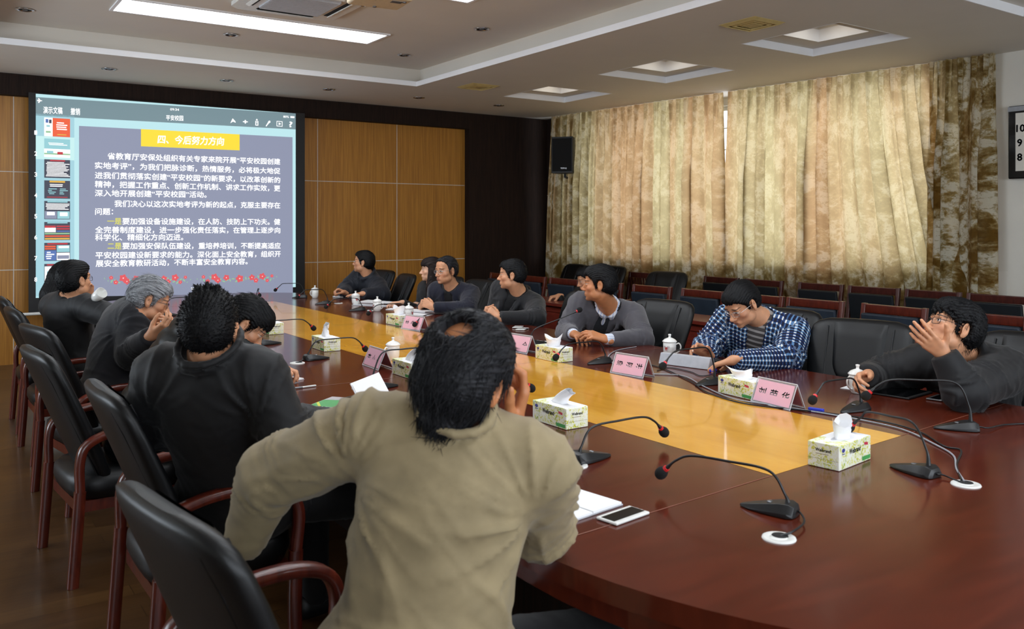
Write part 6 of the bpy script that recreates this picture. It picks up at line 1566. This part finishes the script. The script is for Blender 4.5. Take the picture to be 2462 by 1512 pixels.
MB().bb((-.13, -.125, 0), (.13, .125, .004)).build('cover', 'paper_grey', nb); MB().bb((-.127, -.122, .004), (-.002, .122, .009)).build('page', 'paper_white', nb); MB().bb((.002, -.122, .004), (.127, .122, .010)).build('page', 'paper_white', nb)
b = MB()
for k in range(9): b.bb((-.115, .10 - k * .018, .0092), (-.02 - .01 * (k % 3), .1012 - k * .018, .0094))
b.build('handwriting', 'motif_grey', nb)
pen('pen with dark grip lying on the open notebook near the man in tan', (1.55, 2.02), (1.67, 2.115), 'ink_black', 'frame_silver' if 'frame_silver' in MATS else 'chrome', .016)
phone('white phone lying on the table beside the nearest notebook', (1.663, 1.862), .148, .078, 8, 'white_plastic')
# brochure, phone and propped notebook at the left
br_ = thing('brochure', 'glossy green and white brochure under the propped notebook', 'brochure', (1.66, 3.77, ZT + .001), R(-52))
MB().bb((-.16, -.11, 0), (.16, .11, .003)).build('cover', 'paper_white', br_)
b = MB(); b.add([(-.158, -.108, .0033), (-.02, -.108, .0033), (.03, -.02, .0033), (-.03, .05, .0033), (-.158, .03, .0033)], [(0, 1, 2, 3, 4)]); b.build('green_field', 'leaf_green', br_)
b = MB(); b.add([(-.1585, -.04, .0036), (-.11, -.108, .0036), (-.095, -.108, .0036), (-.1585, -.018, .0036)], [(0, 1, 2, 3)]); mat('lime', (206, 210, 60), .5); b.build('lime_arc', 'lime', br_)
b = MB(); b.add([(-.158, .03, .0036), (-.03, .05, .0036), (.05, .108, .0036), (-.158, .108, .0036)], [(0, 1, 2, 3)]); b.build('photo_strip', 'motif_grey', br_)
phone('black phone lying on the brochure', (1.73, 3.86), .125, .062, 20, 'satin_black', .004)
nb = thing('notebook', 'white notebook with its cover standing up beside the shoulder of the man in tan', 'notebook', (1.72, 3.58, ZT + .006), R(40))
MB().bb((-.15, -.20, 0), (.15, .0, .010)).build('pages', 'paper_white', nb)
b = MB(); b.add([(-.15, 0, .004), (.15, 0, .004), (.15, .075, .135), (-.15, .075, .135)], [(0, 1, 2, 3)]); b.build('cover', 'paper_white', nb, solid=.004)
b = MB(); b.add([(-.145, -.004, .006), (.145, -.004, .006), (.145, .067, .128), (-.145, .067, .128)], [(0, 1, 2, 3)]); b.build('page', 'paper_white', nb, solid=.003)
pen('silver pen lying along the table joint', (1.52, 4.262), (1.69, 4.276), 'grey_metal', 'white_plastic')
notebook('small open notepad under the writing hand of the man in the quilted jacket', (1.61, 4.53), .17, .13, 25, 'motif_grey', .008)
slab('paper_sheet', 'white paper behind the writing hand of the man in the quilted jacket', 'paper', rect((1.52, 4.86), .21, .29, 10), .002, 'paper_white')
rd = tag(MB().lathe([(.001, .004), (.030, .004), (.034, .0), (.036, .004), (.036, .022), (.034, .025), (.001, .025)], 26, caps=False).build('round_tin', 'red_plastic'), 'red round tin at the table edge beside the dark coated man', 'tin'); rd.location = (1.375, 4.17, ZT + .001)
slab('paper_sheet', 'white paper in front of the grey haired man', 'paper', rect((1.62, 7.30), .30, .42, 5), .002, 'paper_white')
phone('dark phone held up by the grey haired man', (0, 0), .074, .15, 0, 'satin_black').location = (1.185, 5.69, .985)
notebook('notebook under the writing hand of the man farthest from the camera', (4.08, 9.45), .16, .22, -80)
slab('paper_sheet', 'white papers spread between the far cups', 'paper', [(3.90, 8.70), (4.17, 8.30), (4.26, 8.45), (4.12, 8.88)], .006, 'paper_white')
slab('document', 'pale blue document under the white papers at the far cups', 'document', [(3.72, 8.42), (3.93, 8.05), (4.04, 8.15), (3.84, 8.55)], .003, 'paper_grey')
slab('paper_sheet', 'white paper beside the far tissue box', 'paper', [(3.70, 7.32), (3.86, 7.02), (3.98, 7.12), (3.82, 7.46)], .003, 'paper_white')
notebook('white notebook under the clasped hands of the man in navy', (3.99, 7.42), .15, .27, 20, 'paper_grey', .014)
slab('paper_sheet', 'folded paper left of the notebook of the man in navy', 'paper', [(3.80, 7.78), (3.93, 7.52), (4.02, 7.60), (3.90, 7.86)], .005, 'paper_white')
notebook('notebook with dark cover in front of the man in the black jacket', (4.06, 6.28), .16, .30, 22)
phone('white slim device left of two in front of the black jacket', (4.03, 5.80), .12, .075, 45, 'white_plastic', name='charger', frame_=.05)
phone('white slim device right of two in front of the black jacket', (3.99, 5.68), .13, .078, 38, 'white_plastic', name='charger', frame_=.05)
phone('black tablet in a case in front of the man covering his mouth', (4.03, 2.445), .26, .20, 6, 'satin_black', name='tablet', frame_=.008)
phone('dark phone with silver rim beside the tablet', (4.06, 2.265), .14, .075, 8, 'grey_metal')
slab('paper_sheet', 'white paper under the cup of the man covering his mouth', 'paper', rect((4.03, 2.64), .24, .17, 12), .002, 'paper_white')
pen('pen lying on the paper beside the held cup', (3.97, 2.61), (4.10, 2.63), 'ink_black', 'ink_black', .009)
dv = thing('grey_device', 'grey wedge shaped device in front of the man in the checked jacket', 'device', (3.72, 3.64, ZT + .001), R(-77))
b = MB(); b.add([(-.17, 0, 0), (.17, 0, 0), (.17, .10, 0), (-.17, .10, 0), (-.17, .025, .066), (.17, .025, .066), (.17, .06, .066), (-.17, .06, .066)], [(3, 2, 1, 0), (4, 5, 6, 7), (0, 1, 5, 4), (1, 2, 6, 5), (2, 3, 7, 6), (3, 0, 4, 7)]); mat('silver_grey', (176, 178, 184), .45); b.build('casing', 'silver_grey', dv, bevel=.004)
MB().bb((.10, .10, 0), (.175, .16, .045)).build('battery_pack', 'satin_black', dv, bevel=.004)
bl = tag(MB().bb((-.03, -.012, 0), (.03, .012, .016)).build('usb_stick', mat('bright_blue', (44, 62, 190), .4), bevel=.004), 'blue plastic stick beside the hand of the man in the checked jacket', 'usb stick'); bl.location = (3.74, 3.42, ZT + .001); bl.rotation_euler = (0, 0, R(20))
cr = tag(MB().ball((0, 0, .018), (.03, .022, .018), 9, 6).build('crumpled_paper', 'paper_grey'), 'crumpled paper on the back desk beside the empty armchair', 'paper'); cr.location = (5.86, 4.05, .751)
mat('cable_grey', (150, 152, 158), .5)
def cable(label, pts, m, r=.0035):
    o = tag(MB().tube(bez([(p[0], p[1], ZT + .001 + (p[2] if len(p) > 2 else r)) for p in pts], 6), r, 8).build('cable', m), label, 'cable', None); return o
cable('white cable winding along the right side of the yellow strip to a grommet', [(4.055, 4.405), (3.807, 4.338), (3.566, 4.134), (3.433, 3.912), (3.357, 3.612), (3.483, 3.412), (3.348, 3.131), (3.224, 2.827), (3.247, 2.671), (3.284, 2.501), (3.324, 2.221), (3.310, 2.002), (3.183, 1.791), (3.087, 1.671), (2.928, 1.574), (2.806, 1.483)], 'cable_grey')
cable('black cable beside the white one along the right side of the yellow strip', [(3.648, 4.078), (3.597, 3.763), (3.554, 3.614), (3.400, 3.269), (3.241, 3.003), (3.182, 2.715), (3.278, 2.474), (3.335, 2.331), (3.377, 2.137), (3.332, 1.944), (3.191, 1.763), (3.184, 1.695), (2.979, 1.601), (2.809, 1.493)], 'black_plastic')
cable('thin black cable from the grey device', [(3.810, 3.387), (3.579, 3.347), (3.621, 3.482), (3.626, 3.652), (3.494, 3.620)], 'black_plastic', .0025)
ad = tag(MB().bb((-.035, -.009, 0), (.035, .009, .014)).build('cable_plug', 'bright_blue', bevel=.003), 'blue and black cable plug behind the nearest right name card', 'plug'); ad.location = (3.33, 2.43, ZT + .001); ad.rotation_euler = (0, 0, R(-75))
cu = thing('drinking_cup', 'white cup raised to the mouth of the man at the left', 'cup', (0.99, 6.62, 1.09)); cu.rotation_euler = (R(50), R(40), 0)
b = MB(); b.lathe([(.001, 0), (.028, 0), (.036, .02), (.040, .088), (.038, .088), (.034, .02), (.001, .006)], 26, caps=False); b.build('bowl', 'porcelain', cu)
pen('blue pen held upright by the man in the quilted jacket', (1.600, 4.47, .012), (1.585, 4.515, .135), 'ink_black', 'bright_blue', 0, 0, .004)
pen('silver pen held by the man farthest from the camera', (4.01, 9.36, .012), (4.07, 9.40, .12), 'frame_silver', 'frame_silver', 0, 0, .004)
